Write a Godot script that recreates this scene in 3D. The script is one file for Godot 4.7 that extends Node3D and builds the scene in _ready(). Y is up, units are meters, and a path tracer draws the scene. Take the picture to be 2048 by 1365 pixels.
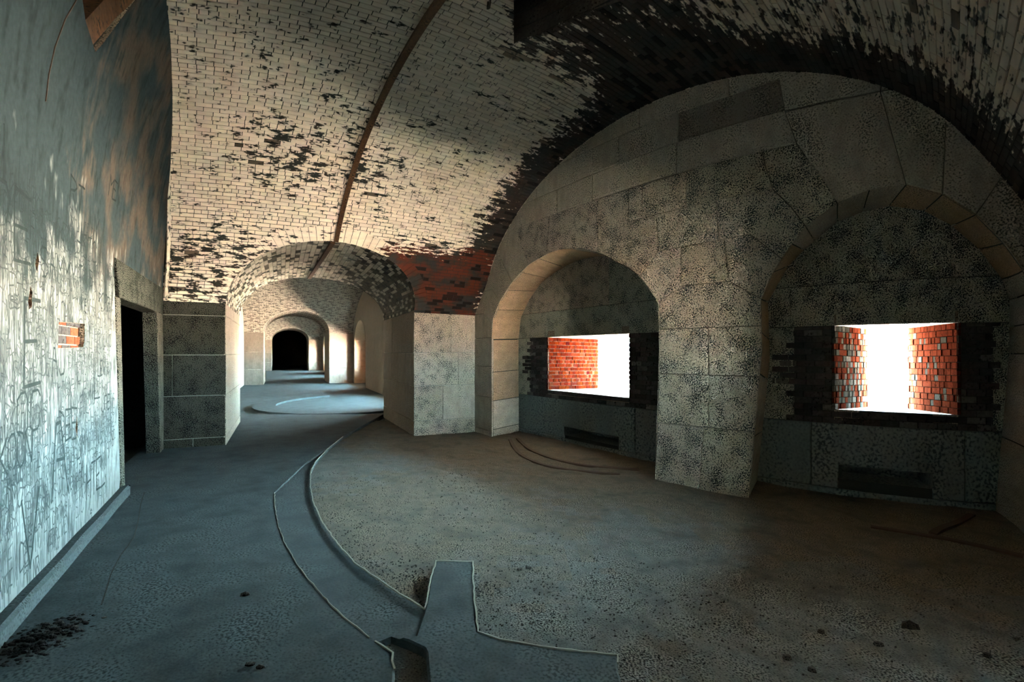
extends Node3D
# A vaulted granite and brick gun gallery with two embrasures. Units are metres, y is up, the viewer stands at the origin and looks along -z.

var rng := RandomNumberGenerator.new()
var M := {}
var taken := {}
var eye := Vector3(0, 1.6, 0)

# ---------------------------------------------------------------- mesh building
class Mb:
	var v := PackedVector3Array()
	var uv := PackedVector2Array()
	var col := PackedColorArray()
	func tri(a: Vector3, b: Vector3, c: Vector3, ua: Vector2, ub: Vector2, uc: Vector2, k: Color, toward: Vector3) -> void:
		var n := (b - a).cross(c - a)
		if n.dot(toward) > 0.0:
			v.append_array([a, c, b]); uv.append_array([ua, uc, ub])
		else:
			v.append_array([a, b, c]); uv.append_array([ua, ub, uc])
		col.append_array([k, k, k])
	func quad(a: Vector3, b: Vector3, c: Vector3, d: Vector3, ua: Vector2, ub: Vector2, uc: Vector2, ud: Vector2, k: Color, toward: Vector3) -> void:
		tri(a, b, c, ua, ub, uc, k, toward)
		tri(a, c, d, ua, uc, ud, k, toward)
	func plain(a: Vector3, b: Vector3, c: Vector3, d: Vector3, k: Color, toward: Vector3) -> void:
		var w := (b - a).length()
		var h := (d - a).length()
		quad(a, b, c, d, Vector2(0, 0), Vector2(w, 0), Vector2(w, h), Vector2(0, h), k, toward)
	func mesh(mat: Material) -> ArrayMesh:
		var m := ArrayMesh.new()
		if v.is_empty():
			return m
		var n := PackedVector3Array()
		n.resize(v.size())
		for i in range(0, v.size(), 3):
			var q := (v[i + 2] - v[i]).cross(v[i + 1] - v[i]).normalized()
			n[i] = q; n[i + 1] = q; n[i + 2] = q
		var arr := []
		arr.resize(Mesh.ARRAY_MAX)
		arr[Mesh.ARRAY_VERTEX] = v
		arr[Mesh.ARRAY_NORMAL] = n
		arr[Mesh.ARRAY_TEX_UV] = uv
		arr[Mesh.ARRAY_COLOR] = col
		m.add_surface_from_arrays(Mesh.PRIMITIVE_TRIANGLES, arr)
		m.surface_set_material(0, mat)
		return m

func numbered(called: String) -> String:
	if not taken.has(called):
		taken[called] = 0
		return called
	taken[called] += 1
	return "%s_%03d" % [called, taken[called]]

func tag(o: Node, label: String, category: String, kind := "", group := "") -> void:
	o.set_meta("label", label)
	o.set_meta("category", category)
	if kind: o.set_meta("kind", kind)
	if group: o.set_meta("group", group)

func base(called: String, label: String, category: String, kind := "", group := "", at := Vector3.ZERO) -> Node3D:
	var o := Node3D.new()
	o.name = numbered(called)
	add_child(o)
	o.position = at
	tag(o, label, category, kind, group)
	return o

func part(called: String, mb: Mb, mat: Material, parent: Node) -> MeshInstance3D:
	var o := MeshInstance3D.new()
	o.name = called if parent != self else numbered(called)
	o.mesh = mb.mesh(mat)
	o.cast_shadow = GeometryInstance3D.SHADOW_CASTING_SETTING_ON
	parent.add_child(o, true)
	return o

# ---------------------------------------------------------------- textures
func noise_bytes(sd: int, freq: float, w: int, h: int, octaves := 3, cellular := false, stretch := 1.0) -> PackedByteArray:
	var n := FastNoiseLite.new()
	n.seed = sd
	n.frequency = freq
	n.noise_type = FastNoiseLite.TYPE_CELLULAR if cellular else FastNoiseLite.TYPE_SIMPLEX_SMOOTH
	n.fractal_octaves = octaves
	if octaves < 2: n.fractal_type = FastNoiseLite.FRACTAL_NONE
	var im: Image
	if stretch < 1.0:
		im = n.get_seamless_image(int(w * stretch), h)
		im.resize(w, h, Image.INTERPOLATE_CUBIC)
	elif stretch != 1.0:
		im = n.get_seamless_image(w, int(h / stretch))
		im.resize(w, h, Image.INTERPOLATE_CUBIC)
	else:
		im = n.get_seamless_image(w, h)
	im.convert(Image.FORMAT_L8)
	return im.get_data()

func tex_of(data: PackedByteArray, w: int, h: int, fmt := Image.FORMAT_RGB8) -> ImageTexture:
	var im := Image.create_from_data(w, h, false, fmt, data)
	return ImageTexture.create_from_image(im)

# Colour and height of a weathered mineral surface: three tones mixed by coarse noise, dark pits by fine noise.
func mineral(sd: int, n: int, c0: Color, c1: Color, pit: Color, pit_level: float, patchy: float, fine := 0.06, streak := 1.0) -> Array:
	var big := noise_bytes(sd, 0.006, n, n, 4, false, streak)
	var mid := noise_bytes(sd + 1, 0.02, n, n, 3, false, streak)
	var small := noise_bytes(sd + 2, fine, n, n, 3)
	var col := PackedByteArray()
	col.resize(n * n * 3)
	var hgt := PackedByteArray()
	hgt.resize(n * n)
	var j := 0
	for i in n * n:
		var b: float = big[i] / 255.0
		var m: float = mid[i] / 255.0
		var s: float = small[i] / 255.0
		var t := clampf(0.15 + b * 0.65 + (m - 0.5) * 0.25 + (s - 0.5) * 0.2, 0.0, 1.0)
		var lev := pit_level + (b - 0.5) * patchy
		var k := clampf((lev - s) * 5.0, 0.0, 1.0)
		var sh := 0.9 + 0.2 * s
		col[j] = int(clampf(lerpf(lerpf(c0.r, c1.r, t) * sh, pit.r, k), 0, 1) * 255)
		col[j + 1] = int(clampf(lerpf(lerpf(c0.g, c1.g, t) * sh, pit.g, k), 0, 1) * 255)
		col[j + 2] = int(clampf(lerpf(lerpf(c0.b, c1.b, t) * sh, pit.b, k), 0, 1) * 255)
		hgt[i] = int(clampf(0.55 + 0.3 * (s - 0.5) + 0.2 * (m - 0.5) - 0.4 * k, 0, 1) * 255)
		j += 3
	return [tex_of(col, n, n), tex_of(hgt, n, n, Image.FORMAT_L8)]

func mat_tex(pair: Array, metres: float, rough: float, relief: float, tint := Color.WHITE) -> StandardMaterial3D:
	var m := StandardMaterial3D.new()
	m.albedo_color = tint
	m.albedo_texture = pair[0]
	m.vertex_color_use_as_albedo = true
	m.roughness = rough
	m.metallic_specular = 0.3
	m.uv1_scale = Vector3(1.0 / metres, 1.0 / metres, 1.0)
	if relief > 0.0:
		m.heightmap_enabled = true
		m.heightmap_texture = pair[1]
		m.heightmap_scale = relief
	return m

func mat_flat(c: Color, rough := 0.9, metal := 0.0) -> StandardMaterial3D:
	var m := StandardMaterial3D.new()
	m.albedo_color = c
	m.roughness = rough
	m.metallic = metal
	m.metallic_specular = 0.3
	m.vertex_color_use_as_albedo = true
	return m

# ---------------------------------------------------------------- the plan
# Outer wall: a curved front, (x, depth) every half metre or so from its corner with the pier.
var W := PackedVector2Array([Vector2(-.76, 10.25), Vector2(-.25, 9.42), Vector2(.30, 8.55), Vector2(.85, 7.72), Vector2(1.40, 6.95), Vector2(1.95, 6.25), Vector2(2.52, 5.62), Vector2(3.11, 5.11), Vector2(3.70, 4.70), Vector2(4.31, 4.42), Vector2(4.95, 4.25), Vector2(5.62, 4.18), Vector2(6.3, 4.15)])
var wc := PackedVector2Array()
var ws := PackedFloat32Array()
var wn := PackedVector2Array()
# The pier with the archway, and the run of the gallery behind it.
var C0 := Vector2(-5.68, 8.13)
var E1 := Vector2(.918, .396)
var C2 := Vector2(-.418, .908)
# The rear (parade) wall.
var DL := Vector2(.46751, -.88399)
var NI := Vector2(.88399, .46751)

func catmull(a, b, c, d, t: float):
	return 0.5 * (2.0 * b + (c - a) * t + (2.0 * a - 5.0 * b + 4.0 * c - d) * t * t + (3.0 * b - a - 3.0 * c + d) * t * t * t)

func lay_out() -> void:
	var p := W.duplicate()
	p.insert(0, W[0] * 2.0 - W[1])
	p.append(W[W.size() - 1] * 2.0 - W[W.size() - 2])
	for i in range(1, p.size() - 2):
		for k in 12:
			wc.append(catmull(p[i - 1], p[i], p[i + 1], p[i + 2], k / 12.0))
	wc.append(W[W.size() - 1])
	var s := 0.0
	for i in wc.size():
		if i > 0: s += wc[i].distance_to(wc[i - 1])
		ws.append(s)
		var t := (wc[mini(i + 1, wc.size() - 1)] - wc[maxi(i - 1, 0)]).normalized()
		wn.append(Vector2(-t.y, t.x))

func P3(q: Vector2, y: float) -> Vector3:
	return Vector3(q.x, y, -q.y)

# a point of the outer wall: s along it, y up, off = metres behind its face
func wall_pt(s: float, y: float, off: float) -> Vector3:
	var i := clampi(ws.bsearch(s), 1, ws.size() - 1)
	var t := (s - ws[i - 1]) / (ws[i] - ws[i - 1])
	var c := wc[i - 1].lerp(wc[i], t)
	var n := wn[i - 1].lerp(wn[i], clampf(t, 0, 1)).normalized()
	return P3(c + n * off, y)

# gallery axes: a across (0 at the rear wall), b along the gallery from the pier face
func gal(a: float, y: float, b: float) -> Vector3:
	return P3(C0 + E1 * a + C2 * b, y)

func gal_ab(p: Vector3) -> Vector2:
	var d := Vector2(p.x, -p.z) - C0
	var det := E1.x * C2.y - E1.y * C2.x
	return Vector2((d.x * C2.y - d.y * C2.x) / det, (E1.x * d.y - E1.y * d.x) / det)

func cove(y: float) -> float:
	var k := maxf(0.0, (y - 2.46) / 2.8)
	return 0.5 * k * k

func left_pt(u: float, y: float, off: float) -> Vector3:
	return P3(C0 + DL * u + NI * (cove(y) - off), y)

# Brick vault: measured profiles at five stations between the rear wall (first) and the outer wall (last), every 15 degrees of the arch.
var VT := [
	[Vector3(-5.67, 2.457, -8.134), Vector3(-4.506, 2.447, -8.636), Vector3(-3.214, 2.423, -9.193), Vector3(-1.883, 2.40, -9.766), Vector3(-0.68, 2.38, -10.28)],
	[Vector3(-5.598, 3.179, -8.086), Vector3(-4.305, 3.14, -8.344), Vector3(-2.993, 3.089, -8.729), Vector3(-1.713, 3.033, -9.237), Vector3(-0.498, 2.972, -9.817)],
	[Vector3(-5.353, 3.852, -7.747), Vector3(-4.045, 3.799, -7.968), Vector3(-2.735, 3.73, -8.337), Vector3(-1.469, 3.653, -8.845), Vector3(-0.272, 3.572, -9.441)],
	[Vector3(-4.959, 4.43, -7.157), Vector3(-3.648, 4.364, -7.357), Vector3(-2.347, 4.278, -7.725), Vector3(-1.097, 4.182, -8.251), Vector3(0.08, 4.08, -8.875)],
	[Vector3(-4.446, 4.874, -6.37), Vector3(-3.141, 4.798, -6.557), Vector3(-1.854, 4.7, -6.944), Vector3(-0.622, 4.591, -7.513), Vector3(0.533, 4.475, -8.191)],
	[Vector3(-3.849, 5.153, -5.449), Vector3(-2.554, 5.07, -5.623), Vector3(-1.284, 4.964, -6.036), Vector3(-0.074, 4.846, -6.66), Vector3(1.056, 4.719, -7.404)],
	[Vector3(-3.211, 5.248, -4.468), Vector3(-1.932, 5.168, -4.632), Vector3(-0.68, 5.065, -5.09), Vector3(0.512, 4.951, -5.799), Vector3(1.626, 4.829, -6.644)],
	[Vector3(-2.574, 5.153, -3.5), Vector3(-1.312, 5.084, -3.651), Vector3(-0.076, 4.995, -4.161), Vector3(1.105, 4.896, -4.974), Vector3(2.214, 4.79, -5.939)],
	[Vector3(-1.981, 4.874, -2.5), Vector3(-0.736, 4.824, -2.72), Vector3(0.492, 4.76, -3.314), Vector3(1.676, 4.689, -4.247), Vector3(2.802, 4.613, -5.351)],
	[Vector3(-1.45, 4.43, -1.4), Vector3(-0.17, 4.406, -1.75), Vector3(1.0, 4.374, -2.55), Vector3(2.197, 4.338, -3.656), Vector3(3.37, 4.3, -4.911)],
	[Vector3(-1.0, 3.852, -0.3), Vector3(0.3, 3.85, -0.85), Vector3(1.45, 3.848, -1.95), Vector3(2.631, 3.845, -3.2), Vector3(3.872, 3.842, -4.603)],
	[Vector3(-0.68, 3.179, 0.75), Vector3(0.6, 3.192, -0.1), Vector3(1.8, 3.21, -1.55), Vector3(2.97, 3.229, -2.88), Vector3(4.269, 3.25, -4.431)],
	[Vector3(-0.54, 2.457, 1.6), Vector3(0.83, 2.46, 0.14), Vector3(2.2, 2.46, -1.32), Vector3(3.5, 2.46, -2.73), Vector3(4.75, 2.45, -4.29)]]

func vrow(r: int, v: float) -> Vector3:
	var row: Array = VT[clampi(r, 0, 12)]
	var q := clampf(v, -0.2, 1.2) * 4.0
	var i := clampi(int(floor(q)), 0, 3)
	var t := q - i
	var b: Vector3 = row[i]
	var c: Vector3 = row[i + 1]
	var a: Vector3 = row[i - 1] if i > 0 else b * 2.0 - c
	var d: Vector3 = row[i + 2] if i < 3 else c * 2.0 - b
	return catmull(a, b, c, d, t)

func vault_pt(f: float, v: float) -> Vector3:   # f: 0..12 round the arch
	var i := clampi(int(floor(f)), 0, 11)
	var t := f - i
	var b := vrow(i, v)
	var c := vrow(i + 1, v)
	var a := vrow(i - 1, v) if i > 0 else b * 2.0 - c + Vector3(0.1, 0, 0.1)
	var d := vrow(i + 2, v) if i < 11 else c * 2.0 - b
	return catmull(a, b, c, d, t)

func vault_in(f: float, v: float) -> Vector3:    # the way into the room
	var e := 0.05
	var n := (vault_pt(f + e, v) - vault_pt(f - e, v)).cross(vault_pt(f, v + e) - vault_pt(f, v - e)).normalized()
	return n if n.dot(Vector3(-1.0, 1.6, -4.5) - vault_pt(f, v)) > 0.0 else -n

# ---------------------------------------------------------------- pieces laid on a surface
# map(x, y, off) -> Vector3; off grows away from the room
func fill(mb: Mb, poly: PackedVector2Array, map: Callable, off: float, k: Color, toward: Vector3, strip := 0.4) -> void:
	var lo := poly[0]
	var hi := poly[0]
	for p in poly:
		lo = lo.min(p); hi = hi.max(p)
	var n := maxi(1, int(ceil((hi.x - lo.x) / strip)))
	for i in n:
		var x0 := lo.x + (hi.x - lo.x) * i / n
		var x1 := lo.x + (hi.x - lo.x) * (i + 1) / n
		var parts := [poly]
		if n > 1:
			parts = Geometry2D.intersect_polygons(poly, PackedVector2Array([Vector2(x0, lo.y - 1), Vector2(x1, lo.y - 1), Vector2(x1, hi.y + 1), Vector2(x0, hi.y + 1)]))
		for q in parts:
			var ix := Geometry2D.triangulate_polygon(q)
			for t in range(0, ix.size(), 3):
				var a: Vector2 = q[ix[t]]
				var b: Vector2 = q[ix[t + 1]]
				var c: Vector2 = q[ix[t + 2]]
				mb.tri(map.call(a.x, a.y, off), map.call(b.x, b.y, off), map.call(c.x, c.y, off), Vector2(a.x, -a.y), Vector2(b.x, -b.y), Vector2(c.x, -c.y), k, toward)

func inset(poly: PackedVector2Array, d: float) -> PackedVector2Array:
	var out := PackedVector2Array()
	var n := poly.size()
	var sgn := -1.0 if Geometry2D.is_polygon_clockwise(poly) else 1.0
	for i in n:
		var e0 := (poly[i] - poly[(i + n - 1) % n]).normalized()
		var e1 := (poly[(i + 1) % n] - poly[i]).normalized()
		var n0 := Vector2(-e0.y, e0.x) * sgn
		var n1 := Vector2(-e1.y, e1.x) * sgn
		var m := n0 + n1
		if m.length() < 0.3: m = n0
		m = m.normalized()
		out.append(poly[i] + m * d / maxf(0.5, m.dot(n0)))
	return out

func fine_edges(poly: PackedVector2Array, step: float) -> PackedVector2Array:
	var out := PackedVector2Array()
	for i in poly.size():
		var a := poly[i]
		var b := poly[(i + 1) % poly.size()]
		var n := maxi(1, int(ceil(absf(a.x - b.x) / step)))
		for k in n:
			out.append(a.lerp(b, float(k) / n))
	return out

# one dressed stone: bevelled face, sides going back into the joint
func stone(parent: Node, called: String, poly: PackedVector2Array, map: Callable, off: float, mat: Material, k: Color, toward: Vector3, gap := 0.006, depth := 0.05, strip := 0.4, bevel := 0.012) -> void:
	var p0 := inset(fine_edges(poly, strip), gap)
	var p1 := inset(p0, bevel)
	var mb := Mb.new()
	var shift := Vector2(rng.randf(), rng.randf()) * 3.0
	fill(mb, p1, map, off, k, toward, strip)
	var n := p0.size()
	var mid := Vector2.ZERO
	for p in p0: mid += p / n
	for i in n:
		var a := p0[i]; var b := p0[(i + 1) % n]; var c := p1[(i + 1) % n]; var d := p1[i]
		var out: Vector3 = map.call((a.x + b.x) / 2, (a.y + b.y) / 2, off) - map.call(mid.x, mid.y, off)
		mb.quad(map.call(a.x, a.y, off + bevel * 0.6), map.call(b.x, b.y, off + bevel * 0.6), map.call(c.x, c.y, off), map.call(d.x, d.y, off), a * Vector2(1, -1), b * Vector2(1, -1), c * Vector2(1, -1), d * Vector2(1, -1), k, toward + out.normalized() * 0.5)
		mb.quad(map.call(a.x, a.y, off + depth), map.call(b.x, b.y, off + depth), map.call(b.x, b.y, off + bevel * 0.6), map.call(a.x, a.y, off + bevel * 0.6), a * Vector2(1, -1) + Vector2(0, depth), b * Vector2(1, -1) + Vector2(0, depth), b * Vector2(1, -1), a * Vector2(1, -1), k, out)
	for i in mb.uv.size(): mb.uv[i] += shift
	part(called, mb, mat, parent)

# one brick with straight edges on a mapped surface, added to mb
func brick(mb: Mb, map: Callable, x0: float, x1: float, y0: float, y1: float, off: float, back: float, k: Color, toward: Vector3, uvs := Vector2.ZERO) -> void:
	var a: Vector3 = map.call(x0, y0, off); var b: Vector3 = map.call(x1, y0, off); var c: Vector3 = map.call(x1, y1, off); var d: Vector3 = map.call(x0, y1, off)
	var e: Vector3 = map.call(x0, y0, back); var f: Vector3 = map.call(x1, y0, back); var g: Vector3 = map.call(x1, y1, back); var h: Vector3 = map.call(x0, y1, back)
	var ua := Vector2(x0, -y0) + uvs; var ub := Vector2(x1, -y0) + uvs; var uc := Vector2(x1, -y1) + uvs; var ud := Vector2(x0, -y1) + uvs
	mb.quad(a, b, c, d, ua, ub, uc, ud, k, toward)
	mb.quad(e, f, b, a, ua, ub, ub, ua, k, a - d)
	mb.quad(d, c, g, h, ud, uc, uc, ud, k, d - a)
	mb.quad(e, a, d, h, ua, ua, ud, ud, k, a - b)
	mb.quad(b, f, g, c, ub, ub, uc, uc, k, b - a)

func V(list: Array) -> PackedVector2Array:
	var o := PackedVector2Array()
	for i in range(0, list.size(), 2):
		o.append(Vector2(list[i], list[i + 1]))
	return o

func rect(x0: float, x1: float, y0: float, y1: float) -> PackedVector2Array:
	return V([x0, y0, x1, y0, x1, y1, x0, y1])

func arch_poly(cx: float, hw: float, spring: float, rise: float, foot := -0.1, n := 24, foot_l := 0.0, foot_r := 0.0) -> PackedVector2Array:
	var o := PackedVector2Array([Vector2(cx - hw + foot_l, foot)])
	for i in n + 1:
		var t := PI - PI * i / n
		o.append(Vector2(cx + hw * cos(t), spring + rise * sin(t)))
	o.append(Vector2(cx + hw - foot_r, foot))
	return o

func box(mb: Mb, lo: Vector3, hi: Vector3, k: Color) -> void:
	var x0 := lo.x; var y0 := lo.y; var z0 := lo.z; var x1 := hi.x; var y1 := hi.y; var z1 := hi.z
	mb.plain(Vector3(x0, y0, z1), Vector3(x1, y0, z1), Vector3(x1, y1, z1), Vector3(x0, y1, z1), k, Vector3.BACK)
	mb.plain(Vector3(x0, y0, z0), Vector3(x1, y0, z0), Vector3(x1, y1, z0), Vector3(x0, y1, z0), k, Vector3.FORWARD)
	mb.plain(Vector3(x0, y0, z0), Vector3(x0, y0, z1), Vector3(x0, y1, z1), Vector3(x0, y1, z0), k, Vector3.LEFT)
	mb.plain(Vector3(x1, y0, z0), Vector3(x1, y0, z1), Vector3(x1, y1, z1), Vector3(x1, y1, z0), k, Vector3.RIGHT)
	mb.plain(Vector3(x0, y1, z0), Vector3(x1, y1, z0), Vector3(x1, y1, z1), Vector3(x0, y1, z1), k, Vector3.UP)
	mb.plain(Vector3(x0, y0, z0), Vector3(x1, y0, z0), Vector3(x1, y0, z1), Vector3(x0, y0, z1), k, Vector3.DOWN)

# a bar of rectangular section swept along points; up gives its outward side
func sweep(mb: Mb, pts: Array, ups: Array, w: float, h: float, k: Color) -> void:
	var run := 0.0
	for i in range(pts.size() - 1):
		var c := []
		for j in [i, i + 1]:
			var t: Vector3 = (pts[mini(j + 1, pts.size() - 1)] - pts[maxi(j - 1, 0)]).normalized()
			var u: Vector3 = ups[j]
			var s := t.cross(u).normalized() * w / 2
			c.append([pts[j] - s, pts[j] + s, pts[j] + s + u * h, pts[j] - s + u * h])
		var l: float = pts[i].distance_to(pts[i + 1])
		var mid: Vector3 = (pts[i] + pts[i + 1]) / 2 + (ups[i] as Vector3) * h / 2
		for e in 4:
			var a: Vector3 = c[0][e]; var b: Vector3 = c[1][e]; var d: Vector3 = c[0][(e + 1) % 4]; var f: Vector3 = c[1][(e + 1) % 4]
			var y: float = e * 0.1
			mb.quad(a, b, f, d, Vector2(run, y), Vector2(run + l, y), Vector2(run + l, y + 0.1), Vector2(run, y + 0.1), k, (a + b + d + f) / 4 - mid)
		run += l
	for i in [0, pts.size() - 1]:
		var t: Vector3 = (pts[mini(i + 1, pts.size() - 1)] - pts[maxi(i - 1, 0)]).normalized()
		var u: Vector3 = ups[i]
		var s := t.cross(u).normalized() * w / 2
		mb.plain(pts[i] - s, pts[i] + s, pts[i] + s + u * h, pts[i] - s + u * h, k, -t if i == 0 else t)

# irregular pebble
func pebble(mb: Mb, at: Vector3, r: float, k: Color) -> void:
	var n := 6
	var top := at + Vector3(rng.randf_range(-.2, .2) * r, r * rng.randf_range(.5, .8), rng.randf_range(-.2, .2) * r)
	var ring := []
	var mid := []
	var a0 := rng.randf() * TAU
	for i in n:
		var a := a0 + TAU * i / n
		var q := r * rng.randf_range(.75, 1.2)
		ring.append(at + Vector3(cos(a) * q, -0.004, sin(a) * q * 0.8))
		mid.append(at + Vector3(cos(a) * q * .8, r * rng.randf_range(.35, .5), sin(a) * q * .62))
	for i in n:
		var j := (i + 1) % n
		mb.plain(ring[i], ring[j], mid[j], mid[i], k, ring[i] - at + Vector3(0, .3 * r, 0))
		mb.tri(mid[i], mid[j], top, Vector2(0, 0), Vector2(r, 0), Vector2(0, r), k, Vector3.UP)

# ---------------------------------------------------------------- the scene
func _ready() -> void:
	rng.seed = 71
	# camera: level, eye height 1.6 m, lens shifted a little upwards
	var cam := Camera3D.new()
	cam.name = "camera"
	cam.projection = Camera3D.PROJECTION_FRUSTUM
	cam.near = 0.1
	cam.far = 400.0
	cam.size = 1.365 * cam.near
	cam.frustum_offset = Vector2(0, 0.0255 * cam.near)
	cam.position = eye
	add_child(cam)
	cam.current = true
	# bright overcast daylight over a hazy sea, seen only through the embrasures
	var we := WorldEnvironment.new()
	var env := Environment.new()
	var sky := Sky.new()
	var sm := ProceduralSkyMaterial.new()
	sm.sky_top_color = Color(0.70, 0.92, 1.0)
	sm.sky_horizon_color = Color(0.86, 0.98, 1.0)
	sm.sky_curve = 0.2
	sm.ground_horizon_color = Color(1.0, 0.93, 0.84)
	sm.ground_bottom_color = Color(0.95, 0.86, 0.76)
	sm.ground_curve = 0.1
	sm.sky_energy_multiplier = 16.5
	sm.ground_energy_multiplier = 19.0
	sky.sky_material = sm
	env.background_mode = Environment.BG_SKY
	env.sky = sky
	env.tonemap_mode = Environment.TONE_MAPPER_LINEAR
	env.tonemap_exposure = 1.15
	env.sdfgi_enabled = true
	env.ssao_enabled = true
	env.ssil_enabled = true
	we.environment = env
	add_child(we)

	lay_out()
	make_materials()
	build_shell()
	build_outer_wall()
	build_embrasures()
	build_pier()
	build_far_bays()
	build_vault()
	build_rear_wall()
	build_floor()
	build_details()

# ---------------------------------------------------------------- materials
const WHITE := Color(1, 1, 1)
func make_materials() -> void:
	var granite := mineral(11, 768, Color(.57, .54, .495), Color(.85, .79, .715), Color(.36, .36, .335), 0.36, 0.45, 0.10, 2.0)
	M.granite = mat_tex(granite, 1.7, 0.9, 1.2)
	var pick := mineral(21, 768, Color(.68, .635, .57), Color(.83, .775, .70), Color(.20, .235, .24), 0.46, 0.40, 0.085)
	M.picked = mat_tex(pick, 1.3, 1.0, 1.8)
	M.picked.metallic_specular = 0.08
	var dark := mineral(31, 512, Color(.34, .36, .36), Color(.48, .49, .47), Color(.22, .25, .26), 0.38, 0.5, 0.09, 3.0)
	M.damp = mat_tex(dark, 2.1, 0.85, 0.8)
	M.mortar = mat_flat(Color(.16, .18, .17))
	M.lime_mortar = mat_flat(Color(.50, .51, .48))
	M.old_mortar = mat_flat(Color(.34, .33, .30))
	M.joint = mat_flat(Color(.10, .125, .125))
	var conc := mineral(41, 768, Color(.105, .14, .15), Color(.265, .30, .305), Color(.09, .12, .127), 0.34, 0.5, 0.14)
	M.concrete = mat_tex(conc, 2.6, 0.93, 0.22)
	var dirt := mineral(51, 768, Color(.215, .22, .215), Color(.48, .46, .425), Color(.11, .115, .115), 0.40, 0.4, 0.16)
	M.dirt = mat_tex(dirt, 1.9, 0.96, 0.9)
	var red := mineral(61, 256, Color(.80, .78, .76), Color(1, 1, 1), Color(.35, .30, .28), 0.25, 0.5, 0.05)
	M.brick = mat_tex(red, 0.6, 1.0, 0.5)
	M.brick.metallic_specular = 0.0
	M.dimmed_brick = mat_tex(red, 0.6, 1.0, 0.5, Color(.352, .352, .352))      # embrasure brick, tinted dark to offset the strong daylight on it
	M.dimmed_brick.metallic_specular = 0.0
	M.iron = mat_flat(Color(.24, .19, .155), 0.85, 0.0)
	M.wood = mat_tex(mineral(71, 256, Color(.22, .15, .10), Color(.34, .24, .16), Color(.08, .06, .05), 0.3, 0.4, 0.05, 6.0), 0.5, 0.85, 0.6)
	make_far_brick()
	make_vault_paint()
	make_plaster()

# painted brickwork too far off to tell the bricks apart
func make_far_brick() -> void:
	var n := 512
	var a := noise_bytes(81, 0.012, n, n, 3)
	var b := noise_bytes(82, 0.05, n, n, 3)
	var col := PackedByteArray()
	col.resize(n * n * 3)
	var j := 0
	for y in n:
		var row := y / 21
		var ly := y % 21
		for x in n:
			var i := y * n + x
			var lx := (x + (row % 2) * 32) % 64
			var pt: float = 1.0 if a[i] * 0.6 + b[i] * 0.7 > 150 else 0.0
			var jt: float = 0.55 if (ly < 3 or lx < 3) else 1.0
			var s := (0.85 + b[i] / 1200.0) * jt
			var c := Color(.60, .575, .53) if pt > 0.5 else Color(.20, .17, .155)
			if pt < 0.5 and (row * 7 + ((x + (row % 2) * 32) / 64) * 3) % 3 == 0: c = Color(.48, .455, .42)
			col[j] = int(c.r * s * 255); col[j + 1] = int(c.g * s * 255); col[j + 2] = int(c.b * s * 255)
			j += 3
	M.far_brick = mat_tex([tex_of(col, n, n)], 1.7, 0.92, 0.0)

# The whitewash of the vault over its whole surface, u from rear wall to outer wall, v round the arch: where it has come off, dark or rust-red brick shows.
func bare_amount(u: float, f: float) -> float:
	var k := 0.15
	k += 0.42 * smoothstep(0.83, 0.97, u) * (1.0 if f > 0.8 else 0.6)
	if f > 5.5: k += 0.13 * smoothstep(0.66, 0.86, u) * smoothstep(5.5, 7.2, f)
	k += 0.30 * smoothstep(0.55, 0.66, u) * smoothstep(5.6, 6.2, f) * (1.0 - smoothstep(7.2, 8.2, f))
	k += 0.62 * smoothstep(0.56, 0.68, u) * (1.0 - smoothstep(1.0, 2.1, f)) * (1.0 - smoothstep(0.90, 0.99, u))
	k += 0.14 * exp(-pow((f - 3.2) / 0.8, 2.0)) * smoothstep(0.05, 0.3, u) * (1.0 - smoothstep(0.5, 0.7, u))
	k += 0.16 * (1.0 - smoothstep(1.0, 2.2, f)) * (1.0 - smoothstep(0.2, 0.5, u))
	return k

func make_vault_paint() -> void:
	var w := 1024
	var h := 2048
	var a := noise_bytes(91, 0.010, w, h, 4)
	var b := noise_bytes(92, 0.06, w, h, 3, false, 0.3)
	var c := noise_bytes(93, 0.17, w, h, 2, false, 0.45)
	var gx := 64
	var gy := 128
	var grid := PackedFloat32Array()
	for y in gy + 1:
		for x in gx + 1:
			grid.append(bare_amount(float(x) / gx, 12.0 * y / gy))
	var col := PackedByteArray()
	col.resize(w * h * 3)
	var hg := PackedByteArray()
	hg.resize(w * h)
	var j := 0
	for y in h:
		var f := 12.0 * y / h
		var gyi := y * gy / h
		for x in w:
			var i := y * w + x
			var k: float = grid[gyi * (gx + 1) + x * gx / w]
			var n: float = a[i] * 0.0010 + b[i] * 0.0022 + c[i] * 0.0010
			var t := clampf((k + 0.24 - n) * 12.0, 0.0, 1.0)
			var s: float = 0.90 + b[i] * 0.0005
			var red: float = 1.0 if (f < 1.9 and x > 560) else 0.25
			red *= clampf(a[i] * 0.012 - 0.9, 0.0, 1.0)
			col[j] = int(lerpf(0.93 * s, lerpf(0.15, 0.30, red), t) * 255)
			col[j + 1] = int(lerpf(0.87 * s, lerpf(0.155, 0.135, red), t) * 255)
			col[j + 2] = int(lerpf(0.80 * s, lerpf(0.15, 0.09, red), t) * 255)
			hg[i] = int(170 - 70 * t + c[i] * 0.2)
			j += 3
	M.paint = mat_tex([tex_of(col, w, h), tex_of(hg, w, h, Image.FORMAT_L8)], 1.0, 0.88, 0.5)
	# soffit of the archway uses a small patch of the same whitewash
	M.limewash = mat_tex(mineral(95, 512, Color(.66, .63, .57), Color(.80, .76, .69), Color(.20, .20, .19), 0.34, 0.7, 0.035), 2.2, 0.9, 0.5)

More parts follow.
